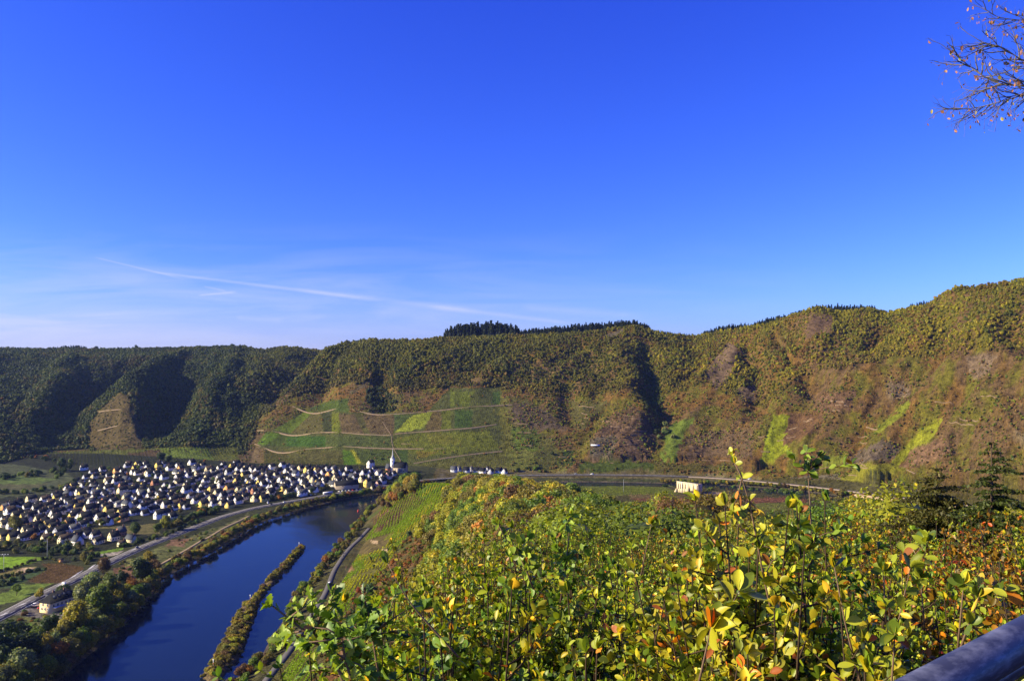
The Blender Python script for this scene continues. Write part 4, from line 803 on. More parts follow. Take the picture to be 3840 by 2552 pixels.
# labels: which house, by colour and by where it stands
ORD = ['', 'first', 'second', 'third', 'fourth', 'fifth', 'sixth', 'seventh', 'eighth', 'ninth', 'tenth', 'eleventh', 'twelfth', 'thirteenth', 'fourteenth', 'fifteenth', 'sixteenth', 'seventeenth', 'eighteenth', 'nineteenth', 'twentieth']
ORD += [t_ + '-' + o_ for t_ in ('twenty', 'thirty', 'forty', 'fifty') for o_ in ORD[1:10]]
BANDS = ['row nearest the playing field', 'second row past the field', 'third row past the field', 'fourth row past the field', 'middle village rows', 'upper middle rows', 'rows below the vineyards', 'last row under vineyards', 'old quarter near church', 'hamlet behind the hill']
def band_of(h_):
    x_, y_ = h_[1:3]
    if x_ > -110 and y_ > 1100: return 9
    if x_ > -300 and y_ > 1010: return 8
    return int(np.clip(np.searchsorted([735, 775, 815, 860, 920, 990, 1080], y_), 0, 7))
groups = {}
for h_ in HOUSES: groups.setdefault((band_of(h_), h_[3]), []).append(h_)
WORDC = {'grey': 'grey walled', 'brick': 'reddish brown', 'pink': 'salmon pink', 'stone': 'stone', 'blue': 'blue grey'}
for (bd, c), hs in groups.items():
    hs.sort(key=lambda q_: q_[1] / q_[2])
    for i, h_ in enumerate(hs):
        nm = WORDC.get(c, c); o_ = h_[0]; o_['group'] = 'houses of the riverside village'
        kind = 'house' if not o_.name.startswith('riverside_hall') else 'long hall'
        rf = {'slate': 'dark slate roof', 'grey': 'grey roof', 'brown': 'brown roof', 'red': 'red roof'}[h_[4]]
        if len(hs) == 1: lab = f'only {nm} {kind}, {rf}, {BANDS[bd]}'
        else: lab = f'{nm} {kind}, {rf}, {ORD[min(i + 1, len(ORD) - 1)]} from river-left, {BANDS[bd]}'
        o_['label'] = lab.replace('river-left', 'the left')

# the church
cx_, cy_ = flat(1474, 1766, 14); cz = H1(cx_, cy_); ch = thing('church', 'village church with slender pale spire above a square tower, brown stone nave', 'church', (cx_, cy_, cz), math.radians(-12))
tw = MB().box(-2.5, 2.5, -2.5, 2.5, -2, 19).box(-2.7, 2.7, -2.7, 2.7, 12.2, 12.6).box(-2.8, 2.8, -2.8, 2.8, 19, 19.6).obj('tower', M_WALL['white'], ch)
MB().tube([(0, 0, 19.6), (0, 0, 22.5), (0, 0, 25), (0, 0, 34)], [2.7, 1.3, .8, .08], 8).obj('spire', plain('pale_lead', (.42, .42, .42), .5, .5, .2, 1), tw)
for a, b_, rz in ((0, -2.52, 1), (-2.52, 0, 0)):
    for zz in (14.2, 8.0):
        wd = obj('window', win_mesh(1.3, 2.6), tw, (a, b_, zz), (0, 0, rz * math.pi / 2))
nv = MB().add([(3, -5, -2), (21, -5, -2), (21, 5, -2), (3, 5, -2), (3, -5, 7.5), (21, -5, 7.5), (21, 5, 7.5), (3, 5, 7.5), (3, 0, 14.5), (21, 0, 14.5)], [(0, 1, 5, 4), (2, 3, 7, 6), (3, 0, 4, 8, 7), (1, 2, 6, 9, 5)])
nv.box(8, 12, -8.5, -5, -2, 6.5).obj('nave', M_WALL['stone'], ch)
rfm = roof_mesh(10, 18, 7.5, 14.5, M_ROOF['slate']); obj('roof', rfm, ch, (3, 0, 0))
MB().add([(-9, -4.5, -2), (-3, -4.5, -2), (-3, 4.5, -2), (-9, 4.5, -2), (-9, -4.5, 6), (-3, -4.5, 6), (-3, 4.5, 6), (-9, 4.5, 6), (-9, 0, 12), (-3, 0, 12)], [(0, 1, 5, 4), (2, 3, 7, 6), (3, 0, 4, 8, 7), (1, 2, 6, 9, 5)]).obj('porch', M_WALL['brick'], ch)
obj('roof', roof_mesh(9, 6, 6, 12, M_ROOF['grey']), ch, (-9, 0, 0))
for f_ in (6.5, 14.5, 18): obj('window', win_mesh(1.3, 3.6), ch, (f_, -5.02, 2), (0, 0, math.pi / 2))

# the roofless ruin on the peninsula
rx, ry = flat(2535, 1838, 6); qx, qy = flat(2614, 1848, 6); ra = math.atan2(qy - ry, qx - rx); RL = math.hypot(qx - rx, qy - ry)
ruin = thing('monastery_ruin', 'roofless pale stone monastery ruin with tall window openings on the flat peninsula', 'ruin', (rx, ry, 5.6), ra)
M_RUIN = plain('ruin_stone', (.62, .50, .32), .9, .1, .25, .45, bump=.4); M_RUIN2 = plain('ruin_cap', (.72, .64, .48), .9, .1, .2, .5)
def holed(mb, L, Hh, th, holes, ax, off, dirn):
    """a wall with openings: along x (ax 0) or y (ax 1)"""
    def bx(a, b_, z0, z1):
        if ax == 0: mb.box(a, b_, off, off + th, z0, z1)
        else: mb.box(off, off + th, a, b_, z0, z1)
    xs_ = 0
    for a, b_, z0, z1 in holes:
        bx(xs_, a, -2, Hh); bx(a, b_, -2, z0); bx(a, b_, z1, Hh); xs_ = b_
    bx(xs_, L, -2, Hh)
mb = MB(); holed(mb, RL, 12.2, 1.1, [(2.2, 3.3, 4, 9.5), (5, 6.1, 4, 9.5), (8.5, 9.6, 4.5, 9.5), (12, 13.1, 4.5, 9.5), (17.2, 19.4, 0, 5.5), (24, 25.1, 4, 9), (29.2, 30.4, 3.5, 10)], 0, 0, 1); mb.obj('front_wall', M_RUIN, ruin)
mb = MB(); holed(mb, RL, 11.2, 1.1, [(4, 5.2, 3, 9), (11, 12.2, 3, 9), (18, 19.2, 3, 9), (25, 26.2, 3, 9)], 0, 9, 1); mb.obj('rear_wall', M_RUIN, ruin)
mb = MB(); holed(mb, 7.9, 12.0, 1.1, [(1.5, 2.7, 3, 9.5), (5, 6.2, 3, 9.5)], 1, RL - 1.1, 1); e1 = mb.obj('end_wall', plain('ruin_stone_pink', (.60, .42, .30), .9, .1, .25, .5), ruin, (0, 1.1, 0))
mb = MB(); holed(mb, 7.9, 10.5, 1.1, [(3, 4.6, 2, 8)], 1, 0, 1); mb.obj('end_wall', M_RUIN, ruin, (0, 1.1, 0))
MB().box(-.25, RL + .25, -.3, 1.3, 12.2, 12.8).box(6.5, 8.0, -.5, 0, -2, 12.9).obj('cornice', M_RUIN2, ruin)
MB().add([(-4, -1.5, -2), (0, -1.5, -2), (0, .8, -2), (-4, .8, -2), (0, -1.5, 4.5), (0, .8, 4.5)], [(0, 1, 4), (3, 5, 2), (0, 4, 5, 3), (1, 2, 5, 4), (0, 3, 2, 1)]).obj('buttress', M_RUIN, ruin)
shx, shy = flat(2582, 1846, 6); sh = thing('shelter_hut', 'low brown roofed shelter in front of the ruin doorway', 'hut', (shx, shy - 4, 5.8), ra)
MB().box(0, 9, 0, 4, -1, 2.2).obj('wall', M_WALL['stone'], sh); obj('roof', roof_mesh(4.6, 9, 2.2, 3.6, M_ROOF['brown']), sh, (0, 2, 0))

# the inn by the main road, lower left
inn = thing('roadside_inn', 'cream inn with hipped dark slate roof and dormers beside the main road', 'house', (-303.5, 527, 5.6), math.radians(72)); w_, l_, e_, r_ = 9.0, 21.0, 5.6, 10.6
obj('wall', wall_mesh(w_, l_, e_, e_ + .3, plain('inn_plaster', (.85, .62, .30), .8, .2, .08, .6)), inn); rf = obj('roof', roof_mesh(w_, l_, e_, r_, M_ROOF['slate'], 4.2), inn)
for f_ in (4.5, 8.2, 11.9, 15.6):
    for s in (-1, 1):
        dm = MB().box(-.9, .9, -1.3, 1.3, 0, 1.5).add([(-1.1, -1.5, 1.5), (1.1, -1.5, 1.5), (1.1, 1.5, 1.5), (-1.1, 1.5, 1.5), (0, -1.5, 2.3), (0, 1.5, 2.3)], [(0, 1, 4), (2, 3, 5), (0, 4, 5, 3), (1, 2, 5, 4)]).obj('dormer', M_ROOF['grey'], rf, (f_, s * 2.6, 7.2))
obj('chimney', MB().box(-.4, .4, -.4, .4, -1.5, 1.3).mesh('chimney', [M_CHIM]), rf, (6.5, .5, 10.6)); obj('chimney', MB().box(-.4, .4, -.4, .4, -1.5, 1.3).mesh('chimney', [M_CHIM]), rf, (14, -.6, 10.6))
for a, z_ in ((-2.6, 1.0), (0, 1.0), (2.6, 1.0), (-2.0, 3.6), (1.8, 3.6)): wd = obj('window', win_mesh(1.0, 1.4), inn, (-.02, a, z_)); obj('frame', frame_mesh(1.0, 1.4), wd)
for f_ in range(6): wd = obj('window', win_mesh(1.0, 1.4), inn, (2.5 + 3.2 * f_, -w_ / 2, 2.8), (0, 0, math.pi / 2))
obj('sunshade', MB().box(1, 9, -8, -4.6, 2.6, 2.75).mesh('awning', [M_WALL['grey']]), inn).name = 'awning'

# vehicles
def paint(c, n): return plain('car_paint_' + n, c, .25, .6, .04, 2)
PAINT = {'black': paint((.012, .012, .015), 'black'), 'red': paint((.55, .02, .015), 'red'), 'white': paint((.8, .8, .8), 'white'), 'silver': paint((.45, .46, .48), 'silver'), 'blue': paint((.03, .07, .3), 'blue'), 'grey': paint((.12, .12, .13), 'grey')}
M_TYRE = plain('tyre_rubber', (.015, .015, .015), .9, .1, .1, 3); M_LAMP = plain('headlight_glass', (.7, .7, .65), .2, .6, .05, 3)
def car(x_, y_, z0, rz, c, lab, roofc=None, van=False, grp=None, name='car'):
    t_ = thing(name, lab, 'van' if van else 'car', (x_, y_, z0), rz, grp); k = 'van' if van else 'car'
    def body():
        mb = MB(); L, W = (5.2, 1.95) if van else (4.3, 1.75); prof = [(0, .35), (.02 * L, .75), (.12 * L, 1.15 if van else .85), (.26 * L, 1.3 if van else .95), (L, .95 if not van else 1.3), (L, .35)]
        n = len(prof); mb.add([(a, -W / 2, b_) for a, b_ in prof] + [(a, W / 2, b_) for a, b_ in prof], [tuple(range(n - 1, -1, -1)), tuple(range(n, 2 * n))] + [(i, (i + 1) % n, n + (i + 1) % n, n + i) for i in range(n)]); return mb.mesh('body', [PAINT[c]])
    bd = obj('body', cached((k, 'body', c), body), t_)
    def cab():
        mb = MB(); L, W, h = (5.2, 1.85, 2.1) if van else (4.3, 1.6, 1.42); z1 = 1.28 if van else .93; p0, p1, p2, p3 = (.22 * L, .34 * L, .98 * L, L) if van else (.24 * L, .42 * L, .84 * L, .98 * L)
        mb.add([(p0, -W / 2, z1), (p3, -W / 2, z1), (p3, W / 2, z1), (p0, W / 2, z1), (p1, -W / 2 + .12, h - .06), (p2, -W / 2 + .12, h - .06), (p2, W / 2 - .12, h - .06), (p1, W / 2 - .12, h - .06)], [(0, 1, 5, 4), (1, 2, 6, 5), (2, 3, 7, 6), (3, 0, 4, 7)]); return mb.mesh('windows', [M_PANE])
    obj('glazing', cached((k, 'cab'), cab), t_)
    def top():
        L, W, h = (5.2, 1.85, 2.1) if van else (4.3, 1.6, 1.42); p1, p2 = (.34 * L, .98 * L) if van else (.42 * L, .84 * L)
        return MB().box(p1, p2, -W / 2 + .1, W / 2 - .1, h - .06, h).mesh('roof', [PAINT[roofc or c]])
    obj('roof', cached((k, 'top', roofc or c), top), t_)
    for a in (.9, 3.4 if not van else 4.1):
        for s in (-1, 1): obj('wheel', cached('wheel', lambda: MB().tube([(0, -.1, 0), (0, .1, 0)], .33, 12).mesh('wheel', [M_TYRE])), t_, (a, s * .83, .33))
    for s in (-.6, .6): obj('headlight', cached('hl', lambda: MB().box(-.03, .05, -.14, .14, -.08, .08).mesh('headlight', [M_LAMP])), t_, (.02, s, .66))
    return t_
def pcar(px, py, z0, rz, c, lab, **k): x_, y_ = flat(px, py, z0); return car(x_, y_, z0, math.radians(rz), c, lab, **k)
pcar(1246, 2180, 6.16, -92, 'black', 'black van with white roof driving on the narrow riverside lane', roofc='white', van=True)
pcar(155, 2273, 6.1, 20, 'red', 'red car parked by the cream roadside inn'); pcar(128, 2266, 6.1, 35, 'white', 'white van parked behind the red car at the inn', van=True); pcar(112, 2270, 6.1, 30, 'grey', 'dark grey car beside the white van at the inn')
pcar(527, 2046, 6.23, -88, 'grey', 'dark car on the main road near the junction'); pcar(592, 2018, 6.23, 92, 'black', 'black car on the main road below the trees')
pcar(1071, 1879, 6.23, -80, 'white', 'white car on the riverside road below the village'); pcar(1022, 1886, 6.23, -80, 'black', 'black car ahead of the white car on the riverside road')
pcar(1010, 1882, 6.3, -75, 'white', 'white van parked at the village edge beside the road', van=True)
for i, (a, b_, c) in enumerate(((1150, 1855, 'silver'), (1165, 1853, 'white'), (1182, 1851, 'grey'), (1272, 1840, 'white'), (1284, 1838, 'white'), (1296, 1837, 'silver'), (1308, 1836, 'white'), (1322, 1835, 'red'), (1336, 1833, 'silver'), (1350, 1831, 'white'))):
    pcar(a, b_, 6.1, -50, c, f'{c} car, {ORD[i + 1]} in the line parked along the riverside', grp='cars parked along the riverside')
for a, b_, c, lab, vn in ((2212, 1777, 'white', 'white van on the far road across the river', True), (2152, 1775, 'silver', 'silver car on the far road under the slope', False), (2800, 1795, 'white', 'white van on the far road above the sandy bank', True), (2365, 1779, 'grey', 'grey car on the far road, behind the white van', False)):
    x_, y_ = flat(a, b_, 5.4); d_ = seg_dist(np.array([x_]), np.array([y_]), fr)[0][0]; car(x_, y_, 5.62, 0, c, lab, van=vn)
bx_, by_ = flat(1216, 1852, 6.1); bus = thing('coach', 'long white coach parked beside the river trees', 'bus', (bx_, by_, 6.1), math.radians(38))
MB().box(0, 12, -1.25, 1.25, .4, 3.3).obj('body', PAINT['white'], bus); MB().box(.3, 11.8, -1.28, 1.28, 1.5, 2.5).obj('glazing', M_PANE, bus)
for a in (2.5, 9.3):
    for s in (-1, 1): obj('wheel', cached('bwheel', lambda: MB().tube([(0, -.15, 0), (0, .15, 0)], .5, 12).mesh('wheel', [M_TYRE])), bus, (a, s * 1.12, .5))
def biker(px, py, lab):
    x_, y_ = flat(px, py, 6.16); t_ = thing('motorcycle', lab[0], 'motorcycle', (x_, y_, 6.16), math.radians(-95), 'motorcycles on the riverside lane')
    MB().tube([(.35, 0, .75), (.8, 0, .95), (1.3, 0, .8), (1.7, 0, .85)], [.12, .2, .17, .08], 8).obj('frame', PAINT['black'], t_)
    for a in (.3, 1.65): MB().tube([(a, -.07, .32), (a, .07, .32)], .32, 14).obj('wheel', M_TYRE, t_)
    MB().tube([(.3, 0, .32), (.55, 0, 1.05)], .04, 6).tube([(.55, -.35, 1.1), (.55, .35, 1.1)], .025, 6).obj('fork', PAINT['silver'], t_)
    mb = MB(); mb.tube([(1.25, 0, .85), (1.2, 0, 1.1), (1.05, 0, 1.4), (.95, 0, 1.55), (.9, 0, 1.62), (.87, 0, 1.7), (.86, 0, 1.8), (.86, 0, 1.88)], [.17, .18, .2, .14, .07, .12, .13, .06], 8)
    for s in (-1, 1): mb.tube([(1.2, s * .1, .92), (.9, s * .2, .85), (.95, s * .2, .45), (.85, s * .2, .38)], [.1, .08, .06, .05], 6).tube([(.98, s * .18, 1.48), (.8, s * .28, 1.25), (.58, s * .3, 1.12)], [.07, .05, .04], 6)
    tag(mb.obj('person', plain('leather', (.03, .03, .035), .6, .4, .1, 4), None, (x_, y_, 6.16), (0, 0, math.radians(-95))), lab[1], 'person')
biker(1288, 2090, ('first motorcycle on the narrow riverside lane', 'rider in dark clothes leaning forward on the first motorcycle')); biker(1293, 2079, ('second motorcycle just behind the first on the lane', 'rider in dark clothes on the second motorcycle behind'))

# posts, masts, signs, boats
M_POST = plain('galvanised', (.45, .46, .47), .5, .5, .1, 2); M_RED = plain('red_paint', (.6, .03, .02), .5, .4, .1, 2)
def mast(px, py, h, lab, arm, name='floodlight_mast'):
    x_, y_ = flat(px, py, 6); z0 = H1(x_, y_); t_ = thing(name, lab, 'mast', (x_, y_, z0)); MB().tube([(0, 0, -.5), (0, 0, h)], [.18, .1], 8).obj('pole', M_POST, t_)
    if arm:
        cb = MB().box(-arm, arm, -.06, .06, h - .3, h - .15).obj('crossbar', M_POST, t_)
        for k in range(4): MB().box(-.3, .3, -.2, .2, 0, .45).obj('lamp', M_FRAME, t_, (-arm + .4 + k * (2 * arm - .8) / 3, 0, h - .15))
mast(28, 2131, 13.5, 'grey floodlight mast with a bar of lamps at the green pitch', 3.6); mast(189, 2083, 16, 'tall thin pole behind the playing field hedge', 0, 'pole'); mast(2336, 1838, 16, 'thin pale pole on the peninsula by the ruin', 0, 'pole')
for a, b_, c, lab in ((1346, 1913, 'red', 'small red buoy floating in the river bend'), ):
    x_, y_ = flat(a, b_, 0); t_ = thing('buoy', lab, 'buoy', (x_, y_, 0)); MB().tube([(0, 0, -.4), (0, 0, .1), (0, 0, .7), (0, 0, 1.9)], [.8, 1.0, .8, .3], 10).obj('float', M_RED, t_); MB().tube([(0, 0, 1.9), (0, 0, 2.4)], [.12, .12], 6).obj('topmark', M_RED, t_)
for a, b_, lab in ((1127, 2048, 'white navigation post on the tip of the narrow river island'), (947, 2249, 'white and red navigation post at the narrow waist of the island'), (812, 2493, 'white and red navigation post on the broad end of the island')):
    x_, y_ = flat(a, b_, 1.4); t_ = thing('navigation_post', lab, 'post', (x_, y_, H1(x_, y_))); MB().tube([(0, 0, -.4), (0, 0, 4.6)], [.16, .14], 8).obj('pole', M_FRAME, t_)
    MB().tube([(0, 0, 2.2), (0, 0, 3.0)], [.2, .2], 8).obj('band', M_RED, t_); MB().box(-.35, .35, -.06, .06, 4.2, 5.1).obj('board', M_FRAME, t_)
x_, y_ = flat(217, 2207, 6); t_ = thing('billboard', 'tall white billboard beside the main road by the inn', 'sign', (x_ + 7, y_, 6)); MB().box(-1.5, 1.5, -.1, .1, 1.2, 6.2).obj('board', M_FRAME, t_)
for s in (-1.2, 1.2): MB().tube([(s, .16, -.3), (s, .16, 5.8)], [.09, .09], 6).obj('post', M_POST, t_)
def boat(px, py, rz, lab, z0):
    x_, y_ = flat(px, py, z0); t_ = thing('rowing_boat', lab, 'boat', (x_, y_, H1(x_, y_) + .05), math.radians(rz)); mb = MB(); R = 9; V = []
    for i in range(R):
        s = i / (R - 1); wd = .85 * math.sin(math.pi * (.12 + .8 * s)) ** .6; V += [(s * 6, -wd, .75 + .2 * s * s), (s * 6, -wd * .6, .12), (s * 6, wd * .6, .12), (s * 6, wd, .75 + .2 * s * s)]
    mb.add(V, [(4 * i + j, 4 * i + 4 + j, 4 * i + 5 + j, 4 * i + 1 + j) for i in range(R - 1) for j in range(3)] + [(0, 1, 2, 3), tuple(4 * R - 1 - j for j in range(4))]); mb.obj('hull', M_FRAME, t_)
    for a in (1.6, 3.6): MB().box(a, a + .35, -.75, .75, .5, .56).obj('bench', M_DARKW, t_)
boat(397, 2169, 15, 'white boat lying on the meadow above the river', 4.5); boat(300, 2236, 40, 'white boat stored behind the roadside inn', 5)
# small orange garden hut, shelter at the foot of the slope
x_, y_ = flat(241, 2096, 6.2); t_ = thing('garden_hut', 'small orange hut standing by the brown vineyard', 'hut', (x_, y_, H1(x_, y_)), .3); MB().box(-1.3, 1.3, -1.3, 1.3, -.3, 2.3).obj('wall', M_WALL['orange'], t_); obj('roof', roof_mesh(2.6, 2.6, 2.3, 3.1, M_ROOF['brown']), t_, (-1.3, 0, 0))
x_, y_, z_ = on_face(2232, 1722, 0); t_ = thing('vineyard_shelter', 'long low white roofed shelter at the foot of the rocky slope', 'shed', (x_, y_, H1(x_, y_)), math.radians(-2))
MB().box(-6.2, 6.2, 0, 2.5, -2, 2.0).obj('wall', M_DARKW, t_); MB().add([(-6.8, -.8, 1.9), (6.8, -.8, 1.9), (6.8, 3, 3.3), (-6.8, 3, 3.3), (-6.8, -.8, 2.2), (6.8, -.8, 2.2), (6.8, 3, 3.6), (-6.8, 3, 3.6)], [(0, 3, 2, 1), (4, 5, 6, 7), (0, 1, 5, 4), (1, 2, 6, 5), (2, 3, 7, 6), (3, 0, 4, 7)]).obj('roof', M_FRAME, t_)

# ------------------------------------------------------------------ tracks and walls on the far slope
def slope_line(Zf, pts):
    P = [on_face(a, b_, 0)[:2] for a, b_ in Zf(pts)]
    Q = []
    for (a, b_) in Zf(pts):       # march down the sight line to the true surface
        Y = np.linspace(1050, 1900, 1200); X = (a - CX) / F * Y; zz = H(X, Y); k = np.argmax(zz >= EYE - (b_ - HZ) / F * Y); Q.append((X[k], Y[k]))
    return Q
for Zf, pts in ((Z6, [(150, 992), (250, 988), (360, 1020), (550, 1026), (900, 1030), (1220, 1032)]), (Z6, [(1250, 1020), (1450, 1000), (1800, 990), (2000, 960), (2060, 945)]), (Z6, [(430, 800), (530, 832), (700, 845), (1000, 860), (1250, 866), (1400, 860), (1520, 832), (1800, 812), (2100, 795), (2190, 785)]),
                (Z6, [(130, 1100), (200, 1136), (600, 1140), (1000, 1140), (1220, 1140), (1480, 1138)]), (Z6, [(1400, 1256), (1700, 1202), (1900, 1180), (2110, 1158)]), (Z5, [(840, 815), (960, 808), (1100, 796), (1200, 800)]), (Z5, [(880, 975), (1000, 968), (1230, 960)])):
    ribbon('vineyard_track', slope_line(Zf, pts), 3.2, .6, M_TRACK, None, 2.0, 14)
for pts in ([(1095, 865), (1160, 945), (1225, 1035)], [(1225, 1035), (1210, 1085), (1240, 1140)], [(1240, 1140), (1270, 1190), (1300, 1240)]):
    ribbon('vineyard_steps', slope_line(Z6, pts), 1.2, .4, M_TRACK, None, 1.0, 8)
r = np.random.default_rng(9); nwall = 0
def terrace(px, py, n):
    global nwall
    Y = np.linspace(900, 1900, 1000); X = (px - CX) / F * Y; zz = H(X, Y); k = int(np.argmax(zz >= EYE - (py - HZ) / F * Y)); x0_, y0_ = X[k], Y[k]
    if k == 0 or zz[k] < 17: return
    P = [(x0_, y0_)]; z0 = zz[k]
    for i in range(n):            # follow the contour
        gx = (H1(P[-1][0] + 2, P[-1][1]) - H1(P[-1][0] - 2, P[-1][1])); gy = (H1(P[-1][0], P[-1][1] + 2) - H1(P[-1][0], P[-1][1] - 2)); g_ = math.hypot(gx, gy) + 1e-6
        P.append((P[-1][0] + gy / g_ * 4.5, P[-1][1] - gx / g_ * 4.5))
    P = smooth_line(P, 3, 3); zb = H(P[:, 0], P[:, 1]); mb = MB(); T = np.gradient(P, axis=0); T /= np.linalg.norm(T, axis=1, keepdims=True); S = np.stack([T[:, 1], -T[:, 0]], -1); V = []; hh = .8 * r.uniform(.7, 1.25, len(P))
    for p, s, zz_, h_ in zip(P, S, zb, hh): V += [(*(p - s * .3), zz_ - 1.2), (*(p - s * .3), zz_ + h_), (*(p + s * .3), zz_ + h_), (*(p + s * .3), zz_ - 1.2)]
    m_ = len(P); mb.add(V, [(4 * i + j, 4 * i + 4 + j, 4 * i + 5 + j, 4 * i + 1 + j) for i in range(m_ - 1) for j in range(3)] + [(0, 1, 2, 3), (4 * m_ - 1, 4 * m_ - 2, 4 * m_ - 3, 4 * m_ - 4)])
    nwall += 1; tag(mb.obj('terrace_wall', M_WALLS), 'short pale dry stone wall holding a vineyard terrace on the far slope', 'wall', 'dry stone terrace walls on the far slope')
for Zf, lst in ((Z7, [(530, 830, 6), (550, 880, 5), (560, 915, 5), (540, 950, 4), (590, 835, 5), (700, 945, 6), (760, 975, 7), (860, 900, 6), (900, 930, 8), (880, 985, 8), (930, 1010, 9), (900, 1045, 8), (960, 1080, 8), (880, 1110, 7), (930, 1145, 7), (700, 1050, 6), (740, 1230, 8), (900, 1280, 8), (1130, 1310, 7), (1420, 1225, 6), (1560, 1225, 7), (1430, 1310, 10), (1640, 1305, 8), (1550, 1275, 8), (1840, 1050, 3), (1860, 1165, 3), (2050, 1060, 5), (2070, 1000, 4), (1980, 1085, 4), (80, 960, 7), (2200, 940, 4), (130, 1120, 5), (380, 1200, 5), (1780, 1040, 5)]),
                (Z8, [(370, 885, 8), (400, 910, 8), (380, 940, 6), (540, 1290, 14), (520, 1325, 12), (480, 1360, 14), (560, 1395, 12), (1140, 1015, 10), (1210, 990, 8), (800, 860, 10), (1050, 885, 8), (1350, 845, 8), (540, 1110, 7), (560, 1145, 7), (600, 1085, 7), (90, 1065, 4), (190, 1010, 4), (860, 1325, 8)]),
                (Z6, [(2190, 900, 6), (2200, 940, 7), (2240, 1010, 8), (2260, 1110, 7), (1300, 1100, 6), (1560, 1140, 6)])):
    for (a, b_), n_ in [((q_[0], q_[1]), q_[2]) for q_ in Zf(lst)]: terrace(a, b_, max(3, int(n_ * .7)))
# ------------------------------------------------------------------ trees and bushes of the middle distance
BROAD = [crown_mesh('crown_%d' % i, 500 + i, 1500, .17, lobes=10, core=.74, coreico=ICO2, spread=.62) for i in range(6)]
FINE = [crown_mesh('fine_crown_%d' % i, 520 + i, 6500, .075, lobes=12, core=.74, coreico=ICO2, spread=.62) for i in range(5)]
XFINE = [crown_mesh('dense_crown_%d' % i, 535 + i, 15000, .046, lobes=12, core=.76, coreico=ICO2, spread=.62) for i in range(3)]
WILLOW = [crown_mesh('willow_crown_%d' % i, 540 + i, 1700, .16, lobes=10, squash=1.0, core=.70, droop=.35, coreico=ICO2, spread=.55) for i in range(3)]
BUSHM = [crown_mesh('bush_%d' % i, 560 + i, 700, .21, lobes=7, squash=.72, core=.78, coreico=ICO1, spread=.7) for i in range(5)]
TRUNKM = MB().tube([(0, 0, -.6), (.02, 0, .3), (0, .03, .8), (.03, 0, 1.3)], [.1, .075, .06, .03], 7).tube([(0, 0, .5), (.2, .1, .9), (.4, .15, 1.2)], [.05, .035, .015], 5).tube([(0, 0, .6), (-.2, .1, 1.0), (-.35, -.1, 1.25)], [.045, .03, .015], 5).mesh('trunk', [M_BARK])
PAL = {'dark green': (.045, .075, .016), 'green': (.11, .165, .016), 'yellow green': (.26, .26, .016), 'yellow': (.30, .24, .025), 'orange': (.30, .13, .02), 'rust red': (.26, .055, .015), 'brown': (.14, .085, .03), 'olive': (.15, .135, .022), 'silvery green': (.19, .22, .07)}
def vary(c, r, k=.18): return tuple(float(q_) for q_ in np.clip(arr(c) * r.uniform(1 - k, 1 + k) * r.uniform(.9, 1.1, 3), 0, 1))
def tree(name, lab, cat, x, y, R, col, r, grp=None, meshes=BROAD, zs=1.0, lift=.55, z=None, trunk=True):
    z = H1(x, y) if z is None else z; t_ = thing(name, lab, cat, (x, y, z), r.uniform(0, 6.28), grp)
    c = obj('crown', meshes[int(r.integers(len(meshes)))], t_, (0, 0, R * lift), (0, 0, 0), (R, R, R * zs)); c.color = (*vary(PAL[col], r), 1)
    if trunk: obj('trunk', TRUNKM, t_, (0, 0, 0), (0, 0, 0), (R, R, R * (lift + .35)))
    return t_
def bush(name, lab, cat, x, y, R, col, r, grp=None, zs=1.0, z=None):
    z = H1(x, y) if z is None else z; o_ = obj(name, BUSHM[int(r.integers(len(BUSHM)))], None, (x, y, z - .12 * R), (0, 0, r.uniform(0, 6.28)), (R, R * r.uniform(.85, 1.15), R * zs)); o_.color = (*vary(PAL[col], r), 1)
    return tag(o_, lab, cat, grp)
def choose(r, d): k = list(d); return k[int(r.choice(len(k), p=arr(list(d.values())) / sum(d.values())))]
r = np.random.default_rng(404)
